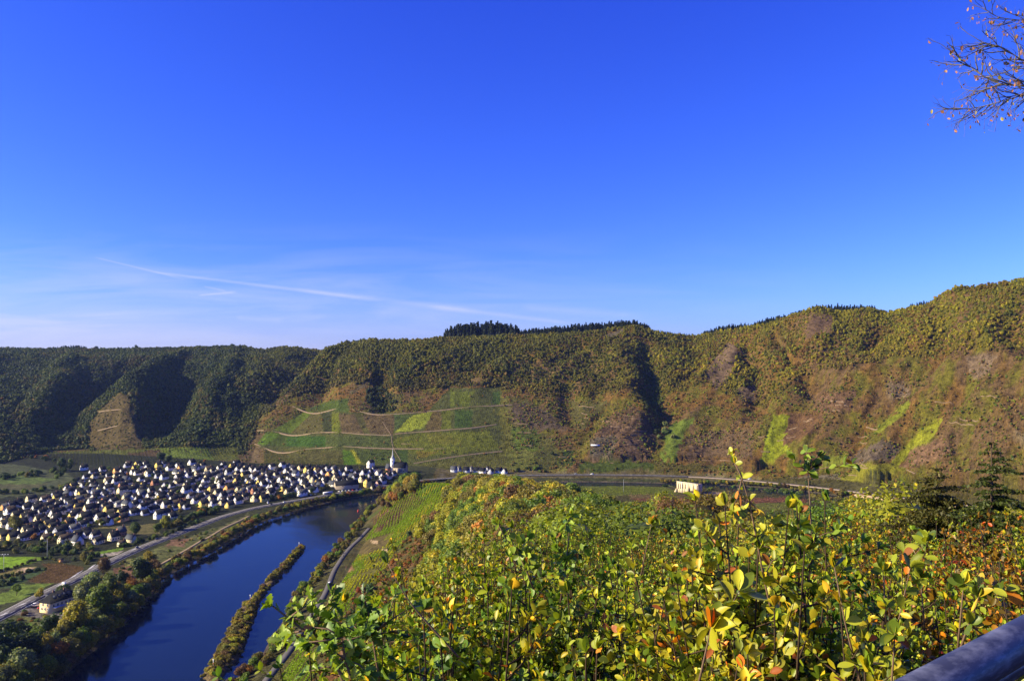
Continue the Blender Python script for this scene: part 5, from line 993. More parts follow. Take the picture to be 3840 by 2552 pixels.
# single trees worth naming, by photo pixel of the foot
def at(px, py, z0=7.0):
    for _ in range(5): x_, y_ = flat(px, py, z0); z0 = H1(x_, y_)
    return x_, y_
NAMED = [(548, 2195, 7.0, 'dark green', BROAD, 'large dark green tree standing over the river bank, left of the blue water'), (400, 2160, 4.6, 'brown', WILLOW, 'thin brownish birch beside the main road junction'), (200, 2382, 4.6, 'dark green', BROAD, 'dark round tree behind the cream roadside inn'),
         (330, 2290, 6.2, 'silvery green', WILLOW, 'grey green willow on the bank beyond the inn'), (385, 2330, 6.8, 'green', WILLOW, 'broad green willow leaning over the water below the inn'), (300, 2380, 6.2, 'yellow green', WILLOW, 'pale yellow green willow nearest the dark water'), (262, 2410, 4.6, 'yellow', WILLOW, 'bright yellow weeping willow on the bank'),
         (420, 2265, 6.0, 'green', WILLOW, 'green willow standing between the inn and the river'), (350, 2225, 5.2, 'silvery green', BROAD, 'round grey green tree above the willows'), (505, 2225, 4.2, 'orange', BROAD, 'orange brown tree beneath the big dark bank tree'), (570, 2130, 4.5, 'yellow', BROAD, 'yellow tree behind the big dark bank tree'), (590, 2150, 4.0, 'brown', BROAD, 'brown tree at the water edge beyond the dark tree'),
         (180, 2475, 5.0, 'yellow', BROAD, 'golden tree above the lower river bank'), (160, 2440, 4.6, 'green', BROAD, 'green tree beside the bank path, behind the golden tree'), (100, 2420, 4.5, 'dark green', BROAD, 'dark tree beside the gravel path, lower corner'), (40, 2470, 7.0, 'dark green', BROAD, 'big dark tree in the lower corner of the bank'), (110, 2500, 6.5, 'dark green', BROAD, 'shaded dark tree right at the lower bank'),
         (20, 2540, 7.5, 'dark green', BROAD, 'dark tree at the very bottom of the bank'), (95, 2560, 6.0, 'silvery green', WILLOW, 'grey green willow in the shade at the bottom of the bank'), (230, 2490, 4.6, 'orange', BROAD, 'orange brown bush tree by the shaded water'), (470, 2270, 4.8, 'yellow green', BROAD, 'yellow green tree on the bank beneath the orange one'), (250, 2240, 3.5, 'dark green', BROAD, 'dark tree behind the inn roof'),
         (78, 2225, 2.6, 'green', BROAD, 'small orchard tree in the meadow across the road from the inn'), (164, 2238, 2.4, 'yellow', BROAD, 'small yellow tree at the inn gable'), (625, 1990, 5.0, 'yellow green', BROAD, 'yellow green round tree behind the main road'), (600, 2000, 3.5, 'green', BROAD, 'green tree left of the yellow green roadside tree'), (518, 2010, 4.5, 'dark green', BROAD, 'dark round tree beside the grey roofed cream cottage'),
         (70, 1990, 5.0, 'olive', BROAD, 'olive tree in front of the brick house gable'), (235, 1765, 6.0, 'dark green', BROAD, 'tall dark tree at the upper left edge of the village'), (268, 1765, 4.0, 'dark green', BROAD, 'small dark tree next to the tall one at the upper village edge'), (608, 1735, 5.5, 'dark green', BROAD, 'dark conifer-like tree under the vineyard behind the top row of houses'), (635, 1738, 4.5, 'dark green', BROAD, 'second dark tree under the vineyard behind the houses')]
for a, b_, R, c, ms, lab in NAMED:
    R *= 1.3; x_, y_ = at(a, b_, 4); tree('willow_tree' if ms is WILLOW else 'broadleaf_tree', lab, 'tree', x_, y_, R, c, r, meshes=ms, zs=1.05)
# hedge of bank trees along the village side
def along(P, step, r, j):
    P = smooth_line(P, step, 2); T = np.gradient(P[:, :2], axis=0); T /= np.linalg.norm(T, axis=1, keepdims=True); S = np.stack([T[:, 1], -T[:, 0]], -1); return P, S
P, S = along(OUT_BANK[2:], 5.2, r, 0); n = 0
for p, s in zip(P, S):
    x_, y_ = p - s * r.uniform(-.5, 5); pv = HZ + (EYE - 2) / y_ * F; pu = CX + F * x_ / y_
    if y_ < 395 or y_ > 1122 or pu > 3900: continue
    c = choose(r, {'olive': .34, 'yellow green': .3, 'green': .14, 'brown': .12, 'orange': .06, 'yellow': .08}); R = r.uniform(2.8, 4.6) * (1.25 if y_ < 620 else 1.0) * (.75 if x_ > -100 else 1)
    tree('riverside_tree', f'{c} tree in the bank line between {"the lane path" if y_ < 850 else "the riverside road"} and the river', 'tree', x_, y_, R, c, r, 'trees along the village river bank', WILLOW if r.random() < .4 else BROAD, .85, .35); n += 1
    if r.random() < .55 and y_ < 1000:
        x2, y2 = p - s * r.uniform(8, 13); c = choose(r, {'olive': .4, 'yellow green': .3, 'brown': .3}); bush('riverside_bush', f'{c} bush behind the village bank trees', 'bush', x2, y2, r.uniform(1.6, 2.6), c, r, 'bushes behind the village bank trees')
P, S = along(OUT_BANK[1:6], 7.5, r, 0)
for p, s in zip(P, S):
    if not 392 < p[1] < 600: continue
    for k in range(2):
        x_, y_ = p - s * r.uniform(2 + 9 * k, 9 + 9 * k)
        if seg_dist(np.array([x_]), np.array([y_]), PATH_BANK)[0][0] < 4 or math.hypot(x_ + 300, y_ - 530) < 36: continue
        c = choose(r, {'dark green': .2, 'green': .22, 'silvery green': .2, 'olive': .22, 'yellow green': .1, 'yellow': .06}); tree('bank_tree', f'large {c} tree in the shady wood on the lower river bank', 'tree', x_, y_, r.uniform(4.2, 6.4), c, r, 'trees of the lower bank wood', WILLOW if r.random() < .4 else BROAD, 1.0, .45)
# right bank
P, S = along(IN_BANK[1:-11], 6.0, r, 0)
for p, s in zip(P, S):
    if p[1] < 380 or p[1] > 1080: continue
    for k in range(2):
        x_, y_ = p + s * r.uniform(2, 10) * (1 if k == 0 else 1.3)
        if seg_dist(np.array([x_]), np.array([y_]), ROAD_NEAR)[0][0] < 4.6: continue
        c = choose(r, {'olive': .35, 'green': .3, 'yellow green': .15, 'brown': .15, 'orange': .05}); R = r.uniform(1.6, 3.3)
        if k == 0 and r.random() < .6: tree('riverside_tree', f'{c} tree between the narrow lane and the near river bank', 'tree', x_, y_, R * 1.15, c, r, 'trees along the near river bank', BROAD, .95, .4)
        else: bush('riverside_bush', f'{c} bush between the narrow lane and the near river bank', 'bush', x_, y_, R, c, r, 'bushes along the near river bank')
# island
for I, lab in ((ISLAND_A, 'on the long river island'), (ISLAND_B, 'on the short tip island')):
    A = arr(I); n_ = 0
    while n_ < (165 if I is ISLAND_A else 48):
        x_, y_ = r.uniform(A[:, 0].min(), A[:, 0].max()), r.uniform(A[:, 1].min(), A[:, 1].max())
        if not inside(np.array([x_]), np.array([y_]), I)[0]: continue
        d_ = seg_dist(np.array([x_]), np.array([y_]), I)[0][0]
        if d_ < .5: continue
        n_ += 1; c = choose(r, {'olive': .48, 'brown': .06, 'yellow': .30, 'yellow green': .16}); bush('island_bush', f'low {c} bush {lab}', 'bush', x_, y_, min(3.0, 1.1 + d_ * .42) * r.uniform(.8, 1.15), c, r, 'bushes ' + lab, .8)
# meadow strip between road and river, embankments, hedges round the playing field
MEAD = Z3([(0, 1000), (0, 880), (350, 720), (760, 520), (1000, 380), (1500, 160), (2050, -60), (2250, -60), (1900, 170), (1650, 330), (1300, 560), (1000, 700), (300, 1000)])
n_ = 0
while n_ < 190:
    a, b_ = r.uniform(0, 860), r.uniform(1975, 2420)
    if not inside(np.array([a]), np.array([b_]), MEAD)[0]: continue
    x_, y_ = flat(a, b_, 5); n_ += 1
    if min(seg_dist(np.array([x_]), np.array([y_]), q_)[0][0] for q_ in (ROAD_MAIN,)) < 9 or seg_dist(np.array([x_]), np.array([y_]), PATH_BANK)[0][0] < 3 or math.hypot(x_ + 302, y_ - 537) < 17: continue
    c = choose(r, {'olive': .25, 'green': .25, 'dark green': .15, 'brown': .2, 'yellow green': .1, 'orange': .05}); bush('meadow_bush', f'low {c} bush in the meadow strip between main road and river', 'bush', x_, y_, r.uniform(.7, 2.2), c, r, 'bushes in the riverside meadow', .8)
def hedge(Zf, pts, n, R, cols, lab, grp, name='hedge_bush', wob=2.5, z0=6.5):
    P = arr(Zf(pts)); d = np.concatenate([[0], np.cumsum(np.hypot(*np.diff(P, axis=0).T))])
    for s in np.linspace(0, d[-1], n):
        a = np.interp(s, d, P[:, 0]); b_ = np.interp(s, d, P[:, 1]); x_, y_ = at(a, b_, z0); x_ += r.normal() * wob; y_ += r.normal() * wob
        c = choose(r, cols); bush(name, f'{c} bush {lab}', 'bush', x_, y_, R * r.uniform(.7, 1.25), c, r, grp)
DK = {'dark green': .55, 'green': .25, 'olive': .15, 'orange': .05}
hedge(Z1, [(-20, 1100), (300, 1120), (600, 1120), (900, 1110)], 26, 3.4, DK, 'in the hedge behind the playing field', 'hedge behind the playing field', wob=4)
hedge(Z1, [(0, 1060), (300, 1070), (620, 1060), (950, 1060), (1100, 1110)], 20, 2.8, DK, 'in front of the lowest village houses', 'hedge below the lowest houses', wob=4)
hedge(Z1, [(620, 1150), (820, 1160), (980, 1150), (1150, 1190), (1000, 1260), (850, 1230)], 18, 3.0, DK, 'in the copse at the road junction', 'copse at the road junction', wob=4)
hedge(Z1, [(0, 1360), (250, 1290), (400, 1230), (600, 1200), (700, 1240)], 20, 1.5, DK, 'edging the green pitch', 'hedge edging the green pitch', wob=1)
hedge(Z1, [(0, 1440), (150, 1400), (350, 1350), (540, 1320)], 18, 1.8, DK, 'on the bank below the pitch', 'bank hedge below the pitch', wob=1.5)
hedge(Z1, [(0, 1500), (120, 1480), (260, 1440)], 9, 2.2, DK, 'left of the brown vineyard', 'bushes left of the brown vineyard', wob=2)
hedge(Z1, [(1420, 1080), (1560, 1040), (1750, 985), (1960, 920), (2100, 850), (2250, 800)], 20, 2.6, DK, 'lining the main road below the village', 'hedge lining the main road', wob=2)
hedge(Z1, [(1900, 870), (2050, 800), (2200, 740), (2360, 720)], 16, 4.2, DK, 'in the tall dark hedge beside the road', 'tall hedge beside the road', wob=2.5)
hedge(Z2, [(0, 720), (100, 700), (200, 690)], 8, 4.2, DK, 'in the tall hedge end nearest the village', 'tall hedge end', wob=2)
hedge(Z2, [(830, 560), (900, 560), (1000, 530), (1060, 530)], 8, 3.6, DK, 'between the gabled houses and the riverside road', 'bushes by the riverside road', wob=2)
hedge(Z2, [(1200, 470), (1300, 480), (1420, 470), (1700, 430), (1760, 425)], 10, 3.2, DK, 'beside the riverside car park', 'bushes beside the riverside car park', wob=3)
hedge(Z1, [(-20, 470), (200, 500), (450, 470), (700, 430), (860, 380)], 26, 3.4, DK, 'in the hedgerow left of the village', 'hedgerow left of the village', wob=5)
hedge(Z1, [(0, 300), (200, 330), (380, 300), (560, 270), (690, 240), (640, 330)], 26, 4.0, DK, 'in the thicket between field and slope', 'thicket between field and slope', wob=8, z0=9)
hedge(Z5, [(0, 1110), (120, 1130), (280, 1180), (430, 1230), (560, 1270)], 24, 4.2, DK, 'where the wood meets the fields', 'bushes where the wood meets the fields', wob=9, z0=12)
hedge(Z7, [(60, 1310), (240, 1310), (330, 1310), (420, 1305), (520, 1310)], 12, 3.2, {'dark green': .6, 'yellow': .2, 'green': .2}, 'above the far road', 'bushes above the far road', wob=4, z0=6)
hedge(Z7, [(1120, 1280), (1160, 1265), (1200, 1285)], 5, 4.5, {'silvery green': 1}, 'in the grey green clump by the far road', 'grey green clump by the far road', wob=3, z0=8)
hedge(Z7, [(1140, 1400), (1180, 1385), (1220, 1400)], 6, 4.2, {'dark green': .5, 'silvery green': .5}, 'in the tall clump left of the ruin', 'tall clump left of the ruin', wob=2.5, z0=5)
hedge(Z7, [(1620, 1440), (1700, 1430), (1760, 1450), (1850, 1450), (1950, 1460), (2040, 1460)], 14, 3.8, DK, 'in the bank clump right of the ruin', 'bank clump right of the ruin', wob=4, z0=5)
hedge(Z7, [(300, 1395), (560, 1395), (800, 1400), (960, 1400), (1100, 1395)], 22, 2.0, {'olive': .5, 'brown': .3, 'green': .2}, 'along the water before the far road', 'bushes along the far water', wob=3, z0=3)
hedge(Z7, [(1460, 1445), (1490, 1440)], 2, 2.6, {'green': 1}, 'standing right of the ruin', 'pair of bushes right of the ruin', wob=1, z0=6)
hedge(Z8, [(0, 1480), (80, 1490), (260, 1440), (300, 1470), (420, 1470), (550, 1480), (620, 1500)], 20, 4.8, {'olive': .45, 'green': .35, 'dark green': .2}, 'in the wooded bank across the bend', 'wooded bank across the bend', wob=6, z0=4)
hedge(Z8, [(350, 1540), (500, 1530), (640, 1540), (760, 1530)], 18, 5.0, {'olive': .5, 'yellow green': .3, 'green': .2}, 'in the copse on the peninsula', 'copse on the peninsula', wob=8, z0=5)
# garden trees between the houses
hp = arr([(q_[1], q_[2]) for q_ in HOUSES]); n_ = 0; t_r = 0
while n_ < 130 and t_r < 6000:
    t_r += 1; a, b_ = r.uniform(0, 1460), r.uniform(1735, 2060)
    if not inside(np.array([a]), np.array([b_]), vil)[0]: continue
    x_, y_ = flat(a, b_, 8)
    if np.hypot(hp[:, 0] - x_ + 2, hp[:, 1] - y_ + 4).min() < 7.5 or seg_dist(np.array([x_]), np.array([y_]), ROAD_MAIN)[0][0] < 9: continue
    n_ += 1; c = choose(r, {'dark green': .5, 'green': .25, 'olive': .15, 'yellow': .05, 'orange': .05}); tree('garden_tree', f'{c} garden tree between the village houses', 'tree', x_, y_, r.uniform(1.8, 3.4), c, r, 'garden trees between the village houses', BROAD, .95, .4)
# single trees on the left skyline
for a, b_, R, zs, c, lab in ((362, 1296, 5.5, 1.7, 'dark green', 'tall dark tree of the pair on the left skyline'), (378, 1298, 4.5, 1.5, 'dark green', 'shorter dark tree of the pair on the left skyline'), (511, 1304, 6.0, 1.7, 'dark green', 'lone dark pointed tree on the left skyline'), (812, 1300, 8, .9, 'dark green', 'flat topped dark clump tree on the skyline'), (833, 1300, 8, .85, 'dark green', 'second flat dark clump tree on the skyline'), (872, 1298, 9, .9, 'dark green', 'round dark clump tree on the skyline beside the flat ones'), (1350, 1278, 9, .6, 'dark green', 'low dark clump tree above the vineyard hill crest'), (1390, 1278, 9, .55, 'dark green', 'second low dark clump tree above the hill crest')):
    y_ = float(np.interp(a, uC, C_Y)) + 8; x_ = (a - CX) / F * y_; tree('skyline_tree', lab, 'tree', x_, y_, R, c, r, meshes=BROAD, zs=zs, lift=.2)

# ------------------------------------------------------------------ the near hill
NEARV = [P_ for g_, P_, c_, j_ in ZONES if g_ == 'near']
def near_pts(step, seed, x0=-124, x1=230, y0=66, y1=1000):
    q = np.random.default_rng(seed); gx, gy = np.meshgrid(np.arange(x0, x1, step), np.arange(y0, y1, step)); x = (gx + q.uniform(-.45, .45, gx.shape) * step).ravel(); y = (gy + q.uniform(-.45, .45, gx.shape) * step).ravel()
    z = H(x, y); u = CX + F * x / y; v = HZ + (EYE - z) / y * F; m = (u > 880) & (u < 3960) & (v < 2700) & (z > 8) & visible(x, y, z, 5.0); return x[m], y[m], z[m], u[m], v[m], q
x, y, z, u, v, q = near_pts(6.0, 808)
vine = inside(u, v, NEARV[0]) | inside(u, v, NEARV[6]) | inside(u, v, NEARV[7]) | inside(u, v, NEARV[8]) | inside(u, v, NEARV[9])
rx_ = ridge_x(y); wood = ss(-52, -30, x - rx_ + 18 * fbm(x / 25, y / 25, 151, 2) * 2) ; wood = np.where(y < 250, ss(-45, -22, x - rx_ + 10 * fbm(x / 25, y / 25, 151, 2)), wood); wood = np.where((y > 780) & (x < rx_ - 2), 1.0, wood); wood = np.where((y > 600) & (y < 780), ss(-38, -18, x - rx_), wood)
k = (~vine) & (q.random(x.size) < wood)
x, y, z, u, v = x[k], y[k], z[k], u[k], v[k]; cn = fbm(x / 30, y / 30, 161, 2) * 2 + .5 * (q.random(x.size) - .5)
R = (2.7 + 3.4 * q.random(x.size) ** 1.5) * np.where(y < 120, .8, 1)
cn_names = ['green', 'yellow green', 'olive', 'yellow', 'orange', 'brown']
ci = np.clip(np.searchsorted([-.16, .14, .30, .42, .50], cn), 0, 5); ci = np.where((q.random(x.size) < .1), 0, ci)
order = np.argsort(-(R / y)); ind = set(order[:250].tolist())
for i in order[:250]:
    c = cn_names[ci[i]]; side = 'on the crest of the wooded hill' if abs(x[i] - ridge_x(y[i])) < 25 else ('on the river side of the wooded hill' if x[i] < ridge_x(y[i]) else 'on the far flank of the wooded hill')
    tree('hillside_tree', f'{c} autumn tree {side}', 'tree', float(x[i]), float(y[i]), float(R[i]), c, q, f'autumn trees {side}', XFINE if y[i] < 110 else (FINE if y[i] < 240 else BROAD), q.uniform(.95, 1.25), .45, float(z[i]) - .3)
rest = np.array([i for i in range(len(x)) if i not in ind])
near_crowns = hidden_collection('near_wood_crown', [crown_mesh('near_wood_crown_%d' % i, 500 + i, 1500, .17, lobes=10, core=.74, coreico=ICO2, spread=.62, mat=M_FOLI) for i in range(6)])
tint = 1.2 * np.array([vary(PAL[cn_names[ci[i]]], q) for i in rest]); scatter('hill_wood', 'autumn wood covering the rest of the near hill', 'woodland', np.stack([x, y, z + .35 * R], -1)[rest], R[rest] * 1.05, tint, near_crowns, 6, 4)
for a, b_, R_, c, lab in ((2232, 1822, 3.2, 'rust red', 'bright red maple standing out on the hill crest'), (2262, 1830, 2.6, 'rust red', 'smaller red tree beside the bright red maple'), (1850, 1860, 2.6, 'orange', 'orange tree inside the green hill wood'), (1850, 1795, 2.4, 'rust red', 'reddish tree at the back edge of the hill wood')):
    Y = 420.0; x_ = (a - CX) / F * Y; zz = H1(x_, Y)
    Yv = np.linspace(200, 800, 600); Xv = (a - CX) / F * Yv; hz = H(Xv, Yv) + 4; kk = int(np.argmax(hz >= EYE - (b_ - HZ) / F * Yv)); tree('maple_tree', lab, 'tree', float(Xv[kk]), float(Yv[kk]), R_ * 1.3, c, r, meshes=BROAD, lift=.9)
for i_, (a_, d_, R_, c_) in enumerate(((1478, 835, 4.2, 'green'), (1492, 850, 5.2, 'dark green'), (1510, 862, 5.6, 'dark green'), (1528, 846, 5.4, 'green'), (1545, 860, 5.2, 'dark green'), (1560, 838, 4.6, 'olive'), (1500, 825, 4.6, 'olive'), (1520, 815, 4.6, 'dark green'), (1540, 822, 4.4, 'olive'), (1470, 815, 3.8, 'orange'), (1455, 830, 3.6, 'yellow'), (1485, 800, 3.8, 'orange'), (1440, 812, 3.2, 'brown'), (1460, 790, 3.2, 'brown'), (1505, 790, 3.6, 'green'), (1445, 850, 3.4, 'olive'), (1452, 868, 4.2, 'green'), (1475, 870, 4.8, 'dark green'), (1495, 872, 5.0, 'green'), (1515, 880, 4.8, 'dark green'), (1435, 838, 3.4, 'olive'), (1432, 860, 3.6, 'brown'), (1425, 875, 3.4, 'olive'), (1465, 850, 4.6, 'yellow green'))):
    tree('clump_tree', f'{c_} tree, {ORD[i_ + 1]} of the dense clump on the spur tip above the river', 'tree', (a_ - CX) / F * d_, float(d_), R_, c_, r, 'clump on the tip of the spur', BROAD, 1.1, .6)
# brush on the open hillside
x, y, z, u, v, q = near_pts(2.6, 909); vine = np.zeros(x.size, bool)
for i_ in (0, 6, 7, 8, 9): vine |= inside(u, v, NEARV[i_])
nn = fbm(x / 18, y / 18, 171, 3) * 2; k = (~vine | (q.random(x.size) < .012)) & (x < ridge_x(y) - 12) & (q.random(x.size) < np.clip(.50 + nn, .12, .95)) & (y > 90)
x, y, z, nn = x[k], y[k], z[k], nn[k]; T = pick(np.clip(.5 + .9 * (q.random(x.size) - .5) + .45 * nn, 0, 1), [(.30, .12, .02), (.20, .12, .03), (.19, .16, .022), (.16, .20, .018), (.07, .10, .018)], [.22, .42, .66, .9]) * q.uniform(.75, 1.25, (x.size, 1))
scatter('hillside_brush', 'brown, rust and green brush on the open hillside above the lane', 'brush', np.stack([x, y, z - .1], -1), q.uniform(.7, 1.7, x.size), T, near_crowns, 6, 5, q.uniform(.6, .9, x.size))
Yv = np.linspace(250, 900, 900)
for a, b_, R_, c, lab in ((1400, 2225, 4.2, 'dark green', 'round dark green bush on the open hillside beside the vineyard'), (1360, 2215, 3.0, 'rust red', 'rust coloured bush left of the round dark one on the hillside'), (1390, 2290, 2.4, 'dark green', 'dark green bush below the round one'), (1410, 2330, 2.2, 'green', 'green bush in the strip under the round dark one'), (1405, 2450, 3.6, 'orange', 'orange rust bush low on the open hillside'), (1450, 2470, 3.4, 'rust red', 'deep rust bush beside the orange one'), (1540, 2010, 3.0, 'dark green', 'dark bush above the pale rocks on the hillside'), (1575, 2065, 2.6, 'brown', 'brown bush in the gully of the hillside')):
    Xv = (a - CX) / F * Yv; hz = H(Xv, Yv); kk = int(np.argmax(hz >= EYE - (b_ - HZ) / F * Yv)); bush('hillside_bush', lab, 'bush', float(Xv[kk]), float(Yv[kk]), R_, c, r, zs=1.1)

# vine rows: leafy hedges on wires, following the slope
M_VINE = foliage('vine_material', leafcol=True, trans=.35, rough=.7, spec=.05)
def vine_rows(name, label, x0, x1, y0, y1, ang, spacing, step, size, ok, colf, hgt=1.5, seed=1, per=2):
    q = np.random.default_rng(seed); L = math.hypot(x1 - x0, y1 - y0); cx0, cy0 = (x0 + x1) / 2, (y0 + y1) / 2
    k, s = np.meshgrid(np.arange(-L / 2, L / 2, spacing), np.arange(-L / 2, L / 2, step), indexing='ij'); k, s = k.ravel(), s.ravel() + q.uniform(-.2, .2, k.size) * step
    x = cx0 + math.cos(ang) * s - math.sin(ang) * k; y = cy0 + math.sin(ang) * s + math.cos(ang) * k; m = (x > x0) & (x < x1) & (y > y0) & (y < y1) & (y > 30); x, y = x[m], y[m]
    z = H(x, y); u = CX + F * x / y; v = HZ + (EYE - z) / y * F; m = ok(x, y, z, u, v); x, y, z, u, v = x[m], y[m], z[m], u[m], v[m]
    Vs, cs = [], []
    for i in range(per):
        P = np.stack([x + q.normal(size=x.size) * .12, y + q.normal(size=x.size) * .12, z + q.uniform(.35, hgt, x.size)], -1); D = q.normal(size=(x.size, 3)); D[:, 2] = np.abs(D[:, 2]) + .3; V, Q = kites(P, D, size, q, .8, .2); Vs.append(V); cs.append(colf(x, y, z, u, v) * q.uniform(.6, 1.4, (x.size, 1)))
    V = np.concatenate(Vs); c = np.concatenate(cs); c = np.concatenate([np.clip(c, 0, 1), np.ones((len(c), 1))], 1)
    o_ = obj(name, mesh(name, V, [np.arange(len(V)).reshape(-1, 4)], [M_VINE], [('leafcol', 'FLOAT_COLOR', 'FACE', c)])); tag(o_, label, 'vineyard', None, 'stuff'); return o_
def nearok(x, y, z, u, v):
    m = inside(u, v, NEARV[0])
    for i_ in (6, 7, 8, 9): m |= inside(u, v, NEARV[i_])
    m &= ~(inside(u, v, NEARV[1]) | inside(u, v, NEARV[2]) | inside(u, v, NEARV[3]) | inside(u, v, NEARV[4])); nz = fbm(x / 14, y / 14, 181, 2) * 2
    return m & (z > 6.05) & (x > near_foot(y) - 1.5) & (nz > -.32)
vine_rows('vineyard_rows', 'bright green vine rows on the steep slope above the narrow lane', -140, 60, 300, 980, math.radians(90), 2.9, .34, .78, nearok, lambda x, y, z, u, v: np.where((fbm(x / 25, y / 25, 183, 2) > .08)[:, None], arr((.36, .36, .02)), arr((.21, .32, .016))) * 1.0, 1.9, 3, 3)
vp = Z1([(340, 1450), (560, 1330), (500, 1260), (700, 1255), (960, 1300), (940, 1350), (700, 1470), (500, 1480)])
vine_rows('vineyard_rows', 'brown vine rows in the flat plot beside the main road', -420, -300, 540, 720, math.radians(88), 2.4, .5, .6, lambda x, y, z, u, v: inside(u, v, vp), lambda x, y, z, u, v: np.tile((.13, .085, .03), (x.size, 1)), 1.4, 4, 2)
va = Z6([(140, 1100), (280, 980), (540, 830), (650, 770), (870, 735), (890, 850), (1500, 850), (1690, 650), (2100, 650), (2200, 1300), (200, 1300)])
def gcol(x, y, z, u, v): return ground_colour(x, y, z, u, v) * 1.7
vine_rows('vineyard_rows', 'vineyard plots in stripes on the hill above the church', -420, 60, 1195, 1500, math.radians(84), 3.0, 1.1, 1.25, lambda x, y, z, u, v: inside(u, v, va) & (z > 13) & visible(x, y, z, 3), gcol, 1.5, 5, 1)
vb = Z5([(380, 1165), (860, 1150), (1700, 1115), (2100, 1120), (2120, 1230), (1500, 1260), (700, 1290), (480, 1290)])
vine_rows('vineyard_rows', 'vineyard strips behind the upper houses of the village', -850, -380, 1180, 1420, math.radians(118), 5.0, 1.0, 1.3, lambda x, y, z, u, v: inside(u, v, vb), gcol, 1.5, 6, 1)
pen_ok = lambda x, y, z, u, v: (x > 60) & (z > 3.5) & (z < 9) & ~inside(x, y, RIVER) & (np.hypot(x - 220, y - 1010) > 24) & (fbm(x / 40, y / 16, 191, 2) > -.08)
vine_rows('vineyard_rows', 'autumn vine rows on the flat peninsula round the ruin', 40, 420, 560, 1060, math.radians(8), 3.2, 1.0, 1.1, pen_ok, gcol, 1.4, 7, 1)
# ------------------------------------------------------------------ shrubs right in front of the viewpoint: real leaves on real twigs
_lx = (.13, .33, .55, .78, .93); _lw = (.10, .22, .27, .22, .11)
LEAF_T = np.array([(0, 0, 0), (1, 0, -.05)] + [(x_, s_ * w_, .02 if s_ else -.02) for x_, w_ in zip(_lx, _lw) for s_ in (1, 0, -1)])
_c = lambda i, k: 2 + 3 * i + k
LEAF_3 = np.array([(0, _c(0, 0), _c(0, 1)), (0, _c(0, 1), _c(0, 2)), (1, _c(4, 1), _c(4, 0)), (1, _c(4, 2), _c(4, 1))])
LEAF_Q = np.array([(_c(i, k), _c(i + 1, k), _c(i + 1, k + 1), _c(i, k + 1)) for i in range(4) for k in (0, 1)])
OAK_T = np.array([(0, 0, 0), (.18, .10, .02), (.30, .24, .04), (.40, .13, .02), (.55, .32, .05), (.66, .16, .02), (.80, .24, .0), (1, 0, -.08), (.80, -.24, 0), (.66, -.16, .02), (.55, -.32, .05), (.40, -.13, .02), (.30, -.24, .04), (.18, -.10, .02), (.42, 0, -.03), (.68, 0, -.05)])
OAK_3 = np.array([(0, 1, 14), (1, 2, 3), (1, 3, 14), (3, 4, 5), (3, 5, 15), (3, 15, 14), (5, 6, 7), (5, 7, 15), (7, 8, 9), (7, 9, 15), (9, 10, 11), (9, 11, 15), (11, 14, 15), (11, 12, 13), (11, 13, 14), (13, 0, 14)])
LEAFPAL = (arr([(.17, .235, .022), (.24, .30, .03), (.075, .13, .018), (.045, .085, .016), (.42, .36, .03), (.42, .17, .025), (.20, .085, .03)]), arr([.34, .28, .17, .10, .065, .028, .02]))
def leaves(P, D, Nn, S, rng, tmpl='leaf', pal=None):
    n = len(P); D = D / (np.linalg.norm(D, axis=1, keepdims=True) + 1e-9); Nn = Nn - (Nn * D).sum(1, keepdims=True) * D; Nn /= np.linalg.norm(Nn, axis=1, keepdims=True) + 1e-9; B = np.cross(Nn, D)
    T_ = LEAF_T if tmpl == 'leaf' else OAK_T; k = len(T_); curl = rng.uniform(-.5, 1.9, n)[:, None]; wd = rng.uniform(.8, 1.25, n)[:, None]
    V = P[:, None] + S[:, None, None] * (T_[None, :, 0, None] * D[:, None] + (T_[None, :, 1] * wd)[:, :, None] * B[:, None] + ((T_[None, :, 2] - .16 * curl * T_[None, :, 0] ** 2) + np.abs(T_[None, :, 1]) * .35 * curl)[:, :, None] * Nn[:, None])
    off = (np.arange(n) * k)[:, None, None]; cols, pr = pal or LEAFPAL; c = cols[rng.choice(len(pr), n, p=pr / pr.sum())] * 1.12 * rng.uniform(.75, 1.3, (n, 1))
    if tmpl == 'leaf': F3 = (off + LEAF_3).reshape(-1, 3); F4 = (off + LEAF_Q).reshape(-1, 4); cc = np.concatenate([np.repeat(c, 4, 0), np.repeat(c, len(LEAF_Q), 0)]); return V.reshape(-1, 3), [F3, F4], cc
    F3 = (off + OAK_3).reshape(-1, 3); return V.reshape(-1, 3), [F3], np.repeat(c, len(OAK_3), 0)
def leaf_obj_mesh(name, P, D, Nn, S, rng, tmpl='leaf', pal=None):
    V, Fs, cc = leaves(arr(P), arr(D), arr(Nn), arr(S), rng, tmpl, pal); cc = np.concatenate([np.clip(cc, 0, 1), np.ones((len(cc), 1))], 1)
    return mesh(name, V, Fs, [M_LEAF], [('leafcol', 'FLOAT_COLOR', 'FACE', cc)])
M_DTWIG = plain('dark_twig', (.06, .04, .025), .85, .1, .5, 30)
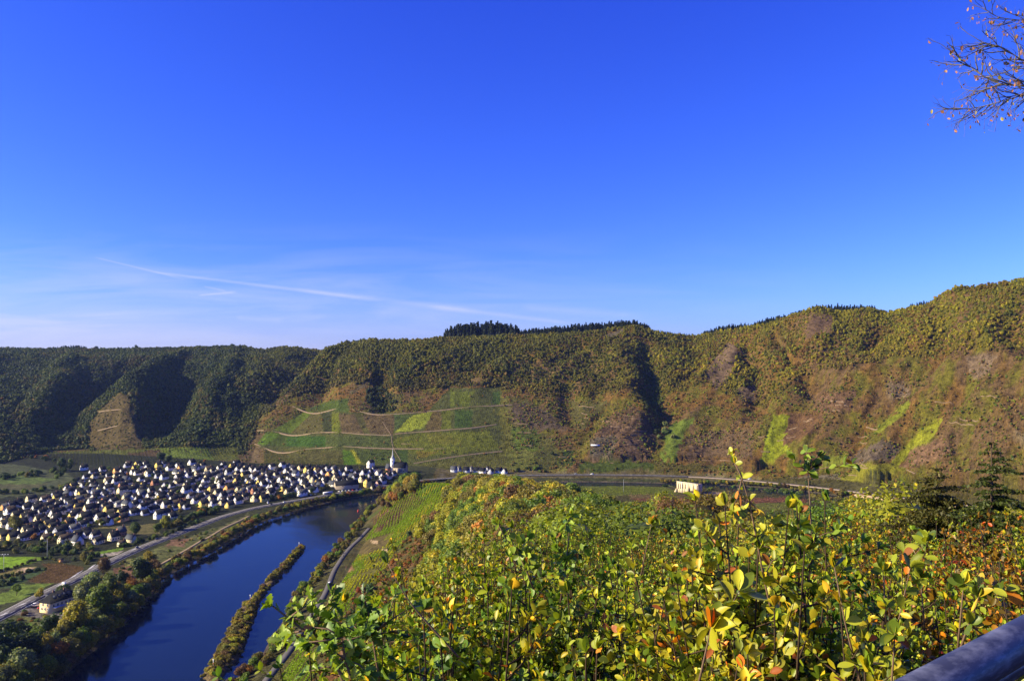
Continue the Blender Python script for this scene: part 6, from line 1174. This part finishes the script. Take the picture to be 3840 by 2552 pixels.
def shrub_meshes(seed, Hh, R, nst, ntw, lf, per, tmpl='leaf', pal=None):
    q = np.random.default_rng(seed); mb = MB(); P, D, Nn, S = [], [], [], []
    def put(p, d, s, up=.5):
        dd = d + q.normal(size=3) * .55 + (0, 0, up * .4); P.append(p); D.append(dd); Nn.append(q.normal(size=3) * .5 + (-.75, -.30, .85)); S.append(s * q.uniform(.6, 1.25))
    for i in range(nst):
        a = q.uniform(0, 6.28); rr = R * math.sqrt(q.uniform(.02, 1)); h = Hh * q.uniform(.68, 1.04) * (1 - .22 * (rr / R) ** 2); top = np.array([rr * math.cos(a), rr * math.sin(a), h]); base = np.array([rr * .25 * math.cos(a), rr * .25 * math.sin(a), -1.5])
        t_ = np.linspace(0, 1, 7)[:, None]; L = base + (top - base) * t_; L[:, :2] *= .35 + .65 * t_ ** .8; L += np.cumsum(q.normal(size=(7, 3)) * .018 * Hh, 0) * (t_ > 0)
        mb.tube(L, np.linspace(.012, .0025, 7) * Hh / 1.6, 5, False); up = (L[-1] - L[-3]); up /= np.linalg.norm(up)
        for k in range(int(per * 1.0)):
            f = q.uniform(.62, 1) * 6; j = min(5, int(f)); p = L[j] + (L[j + 1] - L[j]) * (f - j); w = q.normal(size=3); w[2] = .2; put(p, w, lf)
        for k in range(6): w = q.normal(size=3); put(L[-1], up * 1.0 + w * .6, lf * 1.15, 1.0)
        for k in range(ntw):
            f = q.uniform(.5, .95) * 6; j = min(5, int(f)); p = L[j] + (L[j + 1] - L[j]) * (f - j); w = q.normal(size=3); w[2] = abs(w[2]) * .7 + .15; w /= np.linalg.norm(w); ln = q.uniform(.14, .34) * Hh / 1.8; e = p + w * ln; m_ = (p + e) / 2 + (0, 0, -.02)
            mb.tube([p, m_, e], [.004 * Hh / 1.6, .003 * Hh / 1.6, .0015], 4, False)
            for kk in range(per): g = q.uniform(.1, 1); ww = q.normal(size=3); put(p + (e - p) * g, w * .7 + ww * .8, lf)
            for kk in range(4): put(e, w + q.normal(size=3) * .5, lf * 1.1, .8)
    return mb.mesh('stems', [M_DTWIG]), leaf_obj_mesh('leaves', P, D, Nn, S, q, tmpl, pal)
SA = [shrub_meshes(900 + i, 1.9, .52, 18, 10, .047, 15) for i in range(5)]
SA2 = [shrub_meshes(910 + i, 1.9, .50, 18, 9, .046, 11) for i in range(4)]
SB = [shrub_meshes(920 + i, 2.4, 1.0, 34, 11, .044, 15) for i in range(5)]
q = np.random.default_rng(31)
def canopy(u, d):      # how far below the eye the shrub tops lie
    lo = np.interp(d, [2.4, 3, 4, 6, 9, 14, 22, 35, 60], [.98, 1.03, 1.16, 1.52, 2.05, 2.95, 4.5, 7.4, 12.4]); hi = np.interp(d, [2.4, 3, 4, 6, 9, 14, 22, 35, 60], [1.10, 1.12, 1.24, 1.50, 1.85, 2.65, 4.1, 6.8, 11.6])
    k = ss(3000, 3320, u); return lo * (1 - k) + hi * k
def umin(d): return np.interp(d, [2.4, 3, 4, 6, 9, 14, 22, 60], [1330, 1330, 1420, 1600, 1740, 1850, 1930, 1980])
def sow(d0, d1, sp, n, jitz):
    got = []; t_ = 0
    while len(got) < n and t_ < 60000:
        t_ += 1; d = math.sqrt(q.uniform(d0 ** 2, d1 ** 2)); u = q.uniform(umin(d), 4100)
        x = (u - CX) / F * d
        if any((x - a) ** 2 + (d - b_) ** 2 < sp * sp for a, b_, *_ in got): continue
        got.append((x, d, u, EYE - canopy(u, d) + q.uniform(-jitz, jitz * .7)))
    return got
TINTS = {'yellow green': (1.28, 1.15, .62), 'green': (.95, 1.02, .62), 'golden': (1.7, 1.15, .65), 'russet': (1.25, .48, .4), 'dark green': (.55, .72, .75)}
def sown(name, items, models, hh, lab, grp, sc):
    for i, (x, d, u, zt) in enumerate(items):
        red = (u > 2950 and d > 6.5 and q.random() < .34) or (u > 3450 and 3.6 < d < 8 and q.random() < .5)
        c = 'russet' if red else choose(q, {'yellow green': .62, 'green': .17, 'golden': .12, 'dark green': .09}); k = sc * q.uniform(.9, 1.12)
        st_, lf_ = models[int(q.integers(len(models)))]; side = 'towards the river slope' if u < 2300 else ('in the middle of the thicket' if u < 3000 else 'towards the metal handrail')
        t_ = thing(name, f'{c} leafy shrub {lab} {side}', 'shrub', (x, d, zt - hh * k), q.uniform(0, 6.28), f'shrubs {lab}', k)
        obj('stems', st_, t_); l_ = obj('leaves', lf_, t_); l_.color = (*[float(v_) for v_ in arr(TINTS[c]) * q.uniform(.85, 1.15)], 1)
A = sow(2.3, 7.2, .36, 160, .17); sown('leafy_shrub', [a_ for a_ in A if a_[1] < 4.9] + [((a_ - CX) / F * d_, d_, a_, EYE - (v_ - HZ) / F * d_) for a_, v_, d_ in ((2690, 1935, 3.9), (2760, 1880, 3.7), (2850, 1900, 3.5), (2930, 1910, 3.8), (3010, 1950, 4.1), (2800, 1990, 3.3), (2900, 2010, 3.4), (1620, 2200, 3.9), (1900, 2040, 4.4), (2020, 2010, 4.6))], SA, 1.9, 'close below the viewpoint', None, .98)
sown('leafy_shrub', [a_ for a_ in A if a_[1] >= 4.9], SA2, 1.9, 'a few steps below the viewpoint', None, .98)
B_items = sow(6.6, 20, .92, 165, .36); sown('thicket_shrub', B_items, SB, 2.4, 'further out in the thicket', None, 1.0)
C_items = sow(19, 68, 2.35, 230, .7)
for i, (x, d, u, zt) in enumerate(C_items):
    R = q.uniform(1.5, 2.5) * (1 + .006 * d); c = choose(q, {'green': .30, 'yellow green': .38, 'olive': .16, 'yellow': .10, 'brown': .03}); zg = H1(x, d); hgt = max(zt - zg, R * 1.3)
    t_ = thing('thicket_tree', f'{c} small tree behind the shrubs {"on the open side of the spur" if u < 2500 else "on the peninsula side of the spur"}', 'tree', (x, d, zg), q.uniform(0, 6.28), 'small trees behind the shrubs')
    cr = obj('crown', (XFINE if d < 48 else FINE)[int(q.integers(3))], t_, (0, 0, hgt - 1.75 * R), (0, 0, 0), (R, R, R)); cr.color = (*vary(PAL[c], q), 1); obj('trunk', TRUNKM, t_, (0, 0, 0), (0, 0, 0), (R, R, max(.5, (hgt - R) / 1.1)))

# single shoots that stand out of the thicket
def at3(u, v, d): return np.array([(u - CX) / F * d, d, EYE - (v - HZ) / F * d])
def shoot(name, lab, pts, d, lf, n, rad=.006, tmpl='leaf', pal=None, twigs=0, tw_len=.2, tip=7, start=.0, tint=(1.1, 1.05, .9), seed=1):
    q_ = np.random.default_rng(seed); P = arr([at3(a, b_, d + (c[0] if c else 0)) for a, b_, *c in pts]); P = smooth_line(P, .03, 2)
    t_ = thing(name, lab, 'shoot', tuple(P[-1])); o0 = P[-1]; P = P - o0; mb = MB(); m_ = len(P); mb.tube(P, np.linspace(rad * .3, rad * .85, m_), 6)
    LP, LD, LN, LS = [], [], [], []
    def put(p, dd, s): LP.append(p); LD.append(dd + q_.normal(size=3) * .35); LN.append(q_.normal(size=3) * .5 + (-.7, -.3, .8)); LS.append(s * q_.uniform(.7, 1.2))
    for k in range(tip): put(P[0], (P[0] - P[min(3, m_ - 1)]) * 20 + q_.normal(size=3) * .8, lf)
    for k in range(n): i = int(q_.uniform(start, 1) * (m_ - 1)); put(P[i], q_.normal(size=3) + (0, 0, .5), lf)
    for k in range(twigs):
        i = int(q_.uniform(max(.08, start), .95) * (m_ - 1)); w = q_.normal(size=3) * (1, .5, .8) + (0, 0, .3); w /= np.linalg.norm(w); L = tw_len * q_.uniform(.5, 1.2); e = P[i] + w * L; md = (P[i] + e) / 2 + q_.normal(size=3) * L * .08
        mb.tube([P[i], md, e], [rad * .5, rad * .38, rad * .2], 5)
        for kk in range(7): g = q_.uniform(.25, 1); put(P[i] + (e - P[i]) * g, w * .6 + q_.normal(size=3) * .8, lf)
        for kk in range(4): put(e, w + q_.normal(size=3) * .6, lf * 1.1)
    mb.obj('stem', M_TWIG, t_); l_ = obj('leaves', leaf_obj_mesh('leaves', LP, LD, LN, LS, q_, tmpl, pal), t_); l_.color = (*tint, 1); return t_
shoot('bare_shoot', 'long bare reddish shoot leaning over the open hillside, two pale leaves at its tip', [(1458, 2105), (1480, 2160), (1500, 2190), (1530, 2240), (1580, 2300), (1650, 2370), (1720, 2450)], 3.1, .052, 3, .0055, tip=4, start=.45, seed=3)
shoot('tall_shoot', 'tall upright shoot with orange tinged leaves rising above the thicket before the ruin', [(2752, 1735), (2775, 1765), (2800, 1830), (2822, 1900), (2832, 1990), (2840, 2100), (2850, 2200), (2900, 2330), (2935, 2450)], 3.5, .043, 30, .007, twigs=13, tw_len=.17, tip=3, start=.13, pal=(LEAFPAL[0], arr([.34, .3, .1, .03, .12, .08, .03])), seed=4, tint=(1.5, 1.2, .8))
shoot('tall_shoot', 'dark upright shoot with few leaves, second in from the conifers', [(3025, 1765), (3032, 1800), (3050, 1860), (3062, 1950), (3064, 2050), (3060, 2200), (3040, 2350)], 3.8, .045, 22, .006, twigs=12, tw_len=.17, tip=4, start=.15, seed=5, tint=(.8, .85, .8))
shoot('tall_shoot', 'leafy shoot top above the middle of the thicket, left of the ruin', [(2140, 1930), (2150, 2000), (2130, 2100), (2100, 2250)], 3.6, .04, 14, .005, twigs=5, tw_len=.1, tip=6, seed=6, tint=(.95, 1.05, .9))
shoot('tall_shoot', 'leafy shoot where the thicket meets the hill wood', [(1870, 1960), (1900, 2010), (1960, 2080), (2000, 2200)], 3.6, .04, 14, .005, twigs=5, tw_len=.1, tip=6, seed=7, tint=(1.0, 1.0, .9))
OAKP = (LEAFPAL[0], arr([.34, .36, .16, .06, .05, .015, .015]))
shoot('oak_branch', 'oak branch with lobed leaves reaching out over the lane and river', [(1030, 2262), (1060, 2280), (1100, 2320), (1150, 2355), (1210, 2385), (1265, 2420), (1275, 2480), (1300, 2560), (1330, 2640)], 3.3, .055, 20, .011, 'oak', OAKP, 14, .2, 6, .05, (1.0, 1.05, 1.0), 8)
shoot('oak_branch', 'second oak branch with lobed leaves beside the first, nearer the rust bush', [(1195, 2290), (1215, 2340), (1230, 2400), (1270, 2450), (1290, 2520), (1340, 2600)], 3.4, .052, 14, .009, 'oak', OAKP, 11, .16, 5, .05, (.9, 1.0, .95), 9)
shoot('oak_branch', 'pale forked oak twig low over the hillside', [(1290, 2380), (1278, 2430), (1270, 2455), (1310, 2500), (1345, 2560), (1360, 2620)], 3.0, .05, 10, .008, 'oak', OAKP, 8, .16, 4, .1, (.8, .95, .9), 10)
shoot('oak_branch', 'dark oak spray between the pale twig and the thicket', [(1400, 2370), (1410, 2430), (1430, 2500), (1440, 2600)], 3.2, .052, 18, .008, 'oak', OAKP, 10, .17, 6, .0, (.55, .7, .7), 11)
for i, (pts, lab) in enumerate((([(3120, 2120), (3128, 2200), (3145, 2330), (3190, 2480), (3230, 2600)], 'pale brown shoot in the lower thicket, left of the handrail'), ([(3342, 2370), (3335, 2430), (3325, 2560), (3320, 2640)], 'short pale shoot just left of the handrail'), ([(3600, 2180), (3588, 2260), (3580, 2340), (3575, 2420)], 'pale shoot rising from behind the handrail'), ([(3655, 2230), (3630, 2300), (3595, 2370), (3580, 2430)], 'forked brown shoot behind the handrail'),
                                 ([(2660, 2340), (2640, 2420), (2610, 2500), (2600, 2600)], 'pale bare twig with large yellow leaves at the bottom'), ([(3440, 2160), (3445, 2260), (3452, 2350)], 'thin pale shoot in front of the red shrubs'), ([(3300, 2130), (3296, 2230), (3310, 2330)], 'thin reddish shoot in the lower thicket'), ([(2440, 1960), (2430, 2050), (2400, 2150)], 'thin twig in the middle of the thicket'))):
    shoot('young_shoot', lab, pts, (2.7, 2.6, 3.0, 2.9, 2.35, 3.6, 3.4, 4.5)[i], .055 if i != 4 else .075, 8, .0055, tip=5, start=.05, twigs=1, seed=40 + i, tint=(1.25, 1.05, .8) if i != 4 else (1.6, 1.2, .6))

# two small conifers at the edge of the thicket
M_NEEDLE = M_FOL
def conifer(name, lab, u, vt, d, Hh, W, seed, col):
    q_ = np.random.default_rng(seed); top = at3(u, vt, d); t_ = thing(name, lab, 'tree', tuple(top - (0, 0, Hh))); mb = MB(); mb.tube([(0, 0, -1.5), (0, .02, Hh * .5), (0, 0, Hh)], [.05, .035, .006], 7); K = []; Kn = []
    h = .10
    while h < Hh:
        f = h / Hh; n = int(q_.integers(4, 7))
        for k in range(n):
            a = q_.uniform(0, 6.28); L = W * f ** .75 * q_.uniform(.55, 1.15) * (1.0 if f < .8 else .9); dr = np.array([math.cos(a), math.sin(a), 0]); p0 = np.array([0, 0, Hh - h]); rise = q_.uniform(-.05, .35)
            m_ = max(4, int(L / .035)); s_ = np.linspace(0, 1, m_)[:, None]; B_ = p0 + dr * L * s_ + np.array([0, 0, 1.0]) * (rise * L * s_ - .25 * L * s_ ** 2); mb.tube(B_[::max(1, m_ // 5)], .005, 4, False)
            side = np.array([-dr[1], dr[0], 0])
            for j in range(1, m_):
                w = .30 * L * (1 - j / m_ * .75)
                for s2 in (-1, 1):
                    for g in np.arange(0, w, .03): K.append(B_[j] + side * s2 * g + q_.normal(size=3) * .008 + (0, 0, -.12 * g)); Kn.append((q_.normal() * .3, q_.normal() * .3, 1))
        h += q_.uniform(.07, .12)
    V, Q = kites(arr(K), arr(Kn), .07, q_, .5, 2.2); c = obj('needles', mesh('needles', V, [Q], [M_FOL], [('v', 'FLOAT', 'FACE', q_.uniform(0, .95, len(Q)))]), t_); c.color = (*col, 1); mb.obj('trunk', M_BARK, t_)
conifer('small_conifer', 'taller dark green conifer with flat sprays at the far end of the thicket', 3712, 1640, 13.5, 3.6, 1.6, 61, (.055, .075, .015))
conifer('small_conifer', 'shorter bushy brown green conifer beside the taller one', 3505, 1735, 14.5, 3.0, 1.9, 62, (.07, .07, .015))

# the bare beech reaching in at the top corner
bt = thing('beech_tree', 'nearly bare tree whose twigs with curled brown leaves hang in at the top corner', 'tree', (5.6, 6.4, 160.5)); o0 = np.array([5.6, 6.4, 160.5]); q = np.random.default_rng(88); mb = MB(); tips = []
D0 = 6.2
def grow(p, dr, L, rad, lev):
    n = max(3, int(L / .032)); pts = [p]; dcur = dr / np.linalg.norm(dr)
    for i in range(n):
        dcur = dcur + q.normal(size=3) * (.16 if lev else .1) + np.array([-.02, 0, .012 if lev < 2 else -.02]); dcur /= np.linalg.norm(dcur); pts.append(pts[-1] + dcur * L / n)
        if lev < 3 and i > 0 and q.random() < (.7, .62, .5)[lev]:
            w = dcur + q.normal(size=3) * .55 * np.array([1, .6, 1]); grow(pts[-1], w, L * q.uniform(.3, .66) * (1 - .4 * i / n), rad * (1 - .55 * i / n) * .5, lev + 1)
        if q.random() < (.02, .05, .09, .12)[lev]: tips.append((pts[-1], dcur))
    mb.tube(arr(pts) - o0, np.linspace(rad, max(.0013, rad * .35), len(pts)), 5, False)
def bough(pts, rad, k0, Lk):
    P = smooth_line(arr([at3(a, b_, D0 + c) for a, b_, c in pts]), .028, 2); mb.tube(P - o0, np.linspace(rad, rad * .25, len(P)), 6); m_ = len(P)
    for i in range(1, m_ - 1):
        if P[i][0] / P[i][1] * F + CX > 3990: continue
        if q.random() < k0 + .3:
            T_ = P[i + 1] - P[i]; T_ /= np.linalg.norm(T_); w = T_ + q.normal(size=3) * np.array([.35, .5, .75]); grow(P[i], w, 1.25 * Lk * q.uniform(.5, 1.1) * (1 - .35 * i / m_), rad * .48, 1)
    grow(P[-1], P[-1] - P[-3], Lk * .55, rad * .28, 1)
bough([(4500, 520, 0), (4150, 400, 0), (3930, 320, 0), (3840, 313, 0), (3760, 305, .1), (3700, 275, .2), (3640, 228, .3), (3590, 185, .3)], .013, .8, .34)
bough([(4500, 520, 0), (4150, 430, .2), (3930, 340, .2), (3840, 352, .2), (3770, 372, .2), (3700, 392, .3), (3640, 402, .3), (3590, 398, .3)], .010, .85, .30)
bough([(4500, 520, 0), (4150, 380, -.2), (3950, 250, -.3), (3850, 215, -.3), (3780, 165, -.3), (3700, 145, -.3)], .011, .85, .34)
bough([(4500, 520, 0), (4100, 200, .3), (3950, 60, .3), (3840, 62, .3), (3760, 50, .3), (3705, 12, .3)], .008, .7, .26)
mb.tube([(0, 0, -2), (.05, 0, 2), (0, -.05, 5), (.1, 0, 8.3), (.3, .2, 11)], [.17, .15, .12, .09, .05], 10); mb.tube([np.array([0, -.05, 5.0]), at3(4500, 520, D0) - o0], [.07, .03], 7)
mb.obj('branches', plain('beech_bark', (.13, .115, .10), .8, .3, .35, 8), bt)
P = arr([t_[0] + (0, 0, -.012) for t_ in tips]) - o0; n = len(P); Dd = np.tile((0, 0, -1.0), (n, 1)) + q.normal(size=(n, 3)) * .5
BEECH = (arr([(.30, .13, .06), (.38, .20, .09), (.20, .09, .04), (.34, .28, .05), (.14, .16, .03)]), arr([.4, .28, .2, .08, .04])); V, Fs, cc = leaves(P, Dd, q.normal(size=(n, 3)) + (-.5, -.5, 0), q.uniform(.02, .038, n), q, 'leaf', BEECH)
obj('leaves', mesh('leaves', V, Fs, [M_LEAF], [('leafcol', 'FLOAT_COLOR', 'FACE', np.concatenate([np.clip(cc, 0, 1), np.ones((len(cc), 1))], 1))]), bt).color = (1, 1, 1, 1)

# the handrail of the viewpoint
m, t, o = newmat('rail_paint'); tc = N(t, 'ShaderNodeTexCoord'); mp = N(t, 'ShaderNodeMapping'); t.links.new(tc.outputs['Object'], mp.inputs[0]); mp.inputs['Scale'].default_value = (5, 5, 26)
n1 = NOISE(t, mp.outputs[0], 3.0, 5, .65).outputs['Fac']; mr = N(t, 'ShaderNodeMapRange'); t.links.new(n1, mr.inputs[0]); mr.inputs[1].default_value = .45; mr.inputs[2].default_value = .68
b = pbr(t, o, MIX(t, mr.outputs[0], (.045, .05, .085), (.17, .18, .24)), .45, .5, .35); mrr = N(t, 'ShaderNodeMapRange'); t.links.new(n1, mrr.inputs[0]); mrr.inputs[3].default_value = .34; mrr.inputs[4].default_value = .6; t.links.new(mrr.outputs[0], b.inputs['Roughness'])
M_RAIL = m
p1 = np.array([.862, 1.35, EYE - .452]); p0 = np.array([.60, 1.14, EYE - .452]); dv = (p1 - p0) / np.linalg.norm(p1 - p0); a0 = p0 - dv * 1.6; a1 = p1 + dv * 2.2
rail = thing('railing', 'dark blue metal railing with a round worn handrail at the viewpoint corner', 'railing', (float(a0[0]), float(a0[1]), float(a0[2])), math.atan2(dv[1], dv[0])); L = float(np.linalg.norm(a1 - a0))
MB().tube([(0, 0, 0), (L, 0, 0)], .031, 32).obj('handrail', M_RAIL, rail, smooth=True)
M_RAILD = plain('dark_steel', (.02, .022, .035), .5, .4, .3, 3)
MB().box(0, L, -.006, .006, -.052, -.031).box(0, L, -.02, .02, -.115, -.107).obj('lower_bar', M_RAIL, rail)
MB().box(0, L, -.004, .004, -.78, -.11).obj('panel', M_RAILD, rail)
for f_ in (.2, 2.3): MB().tube([(f_, 0, -1.25), (f_, 0, -.03)], .024, 14).obj('post', M_RAILD, rail)
# ------------------------------------------------------------------ the air of the valley
m = bpy.data.materials.new('valley_haze'); m.use_nodes = True; t = m.node_tree; t.nodes.clear(); o = N(t, 'ShaderNodeOutputMaterial'); pv = N(t, 'ShaderNodeVolumePrincipled')
pv.inputs['Color'].default_value = (.34, .50, 1.0, 1); pv.inputs['Density'].default_value = .000024; pv.inputs['Anisotropy'].default_value = .2; t.links.new(pv.outputs[0], o.inputs['Volume'])
hz = MB().box(-9600, 9600, -400, 9400, -5.5, 420).obj('haze', m); tag(hz, 'thin blue haze lying over the valley and the far slopes', 'haze', None, 'stuff')
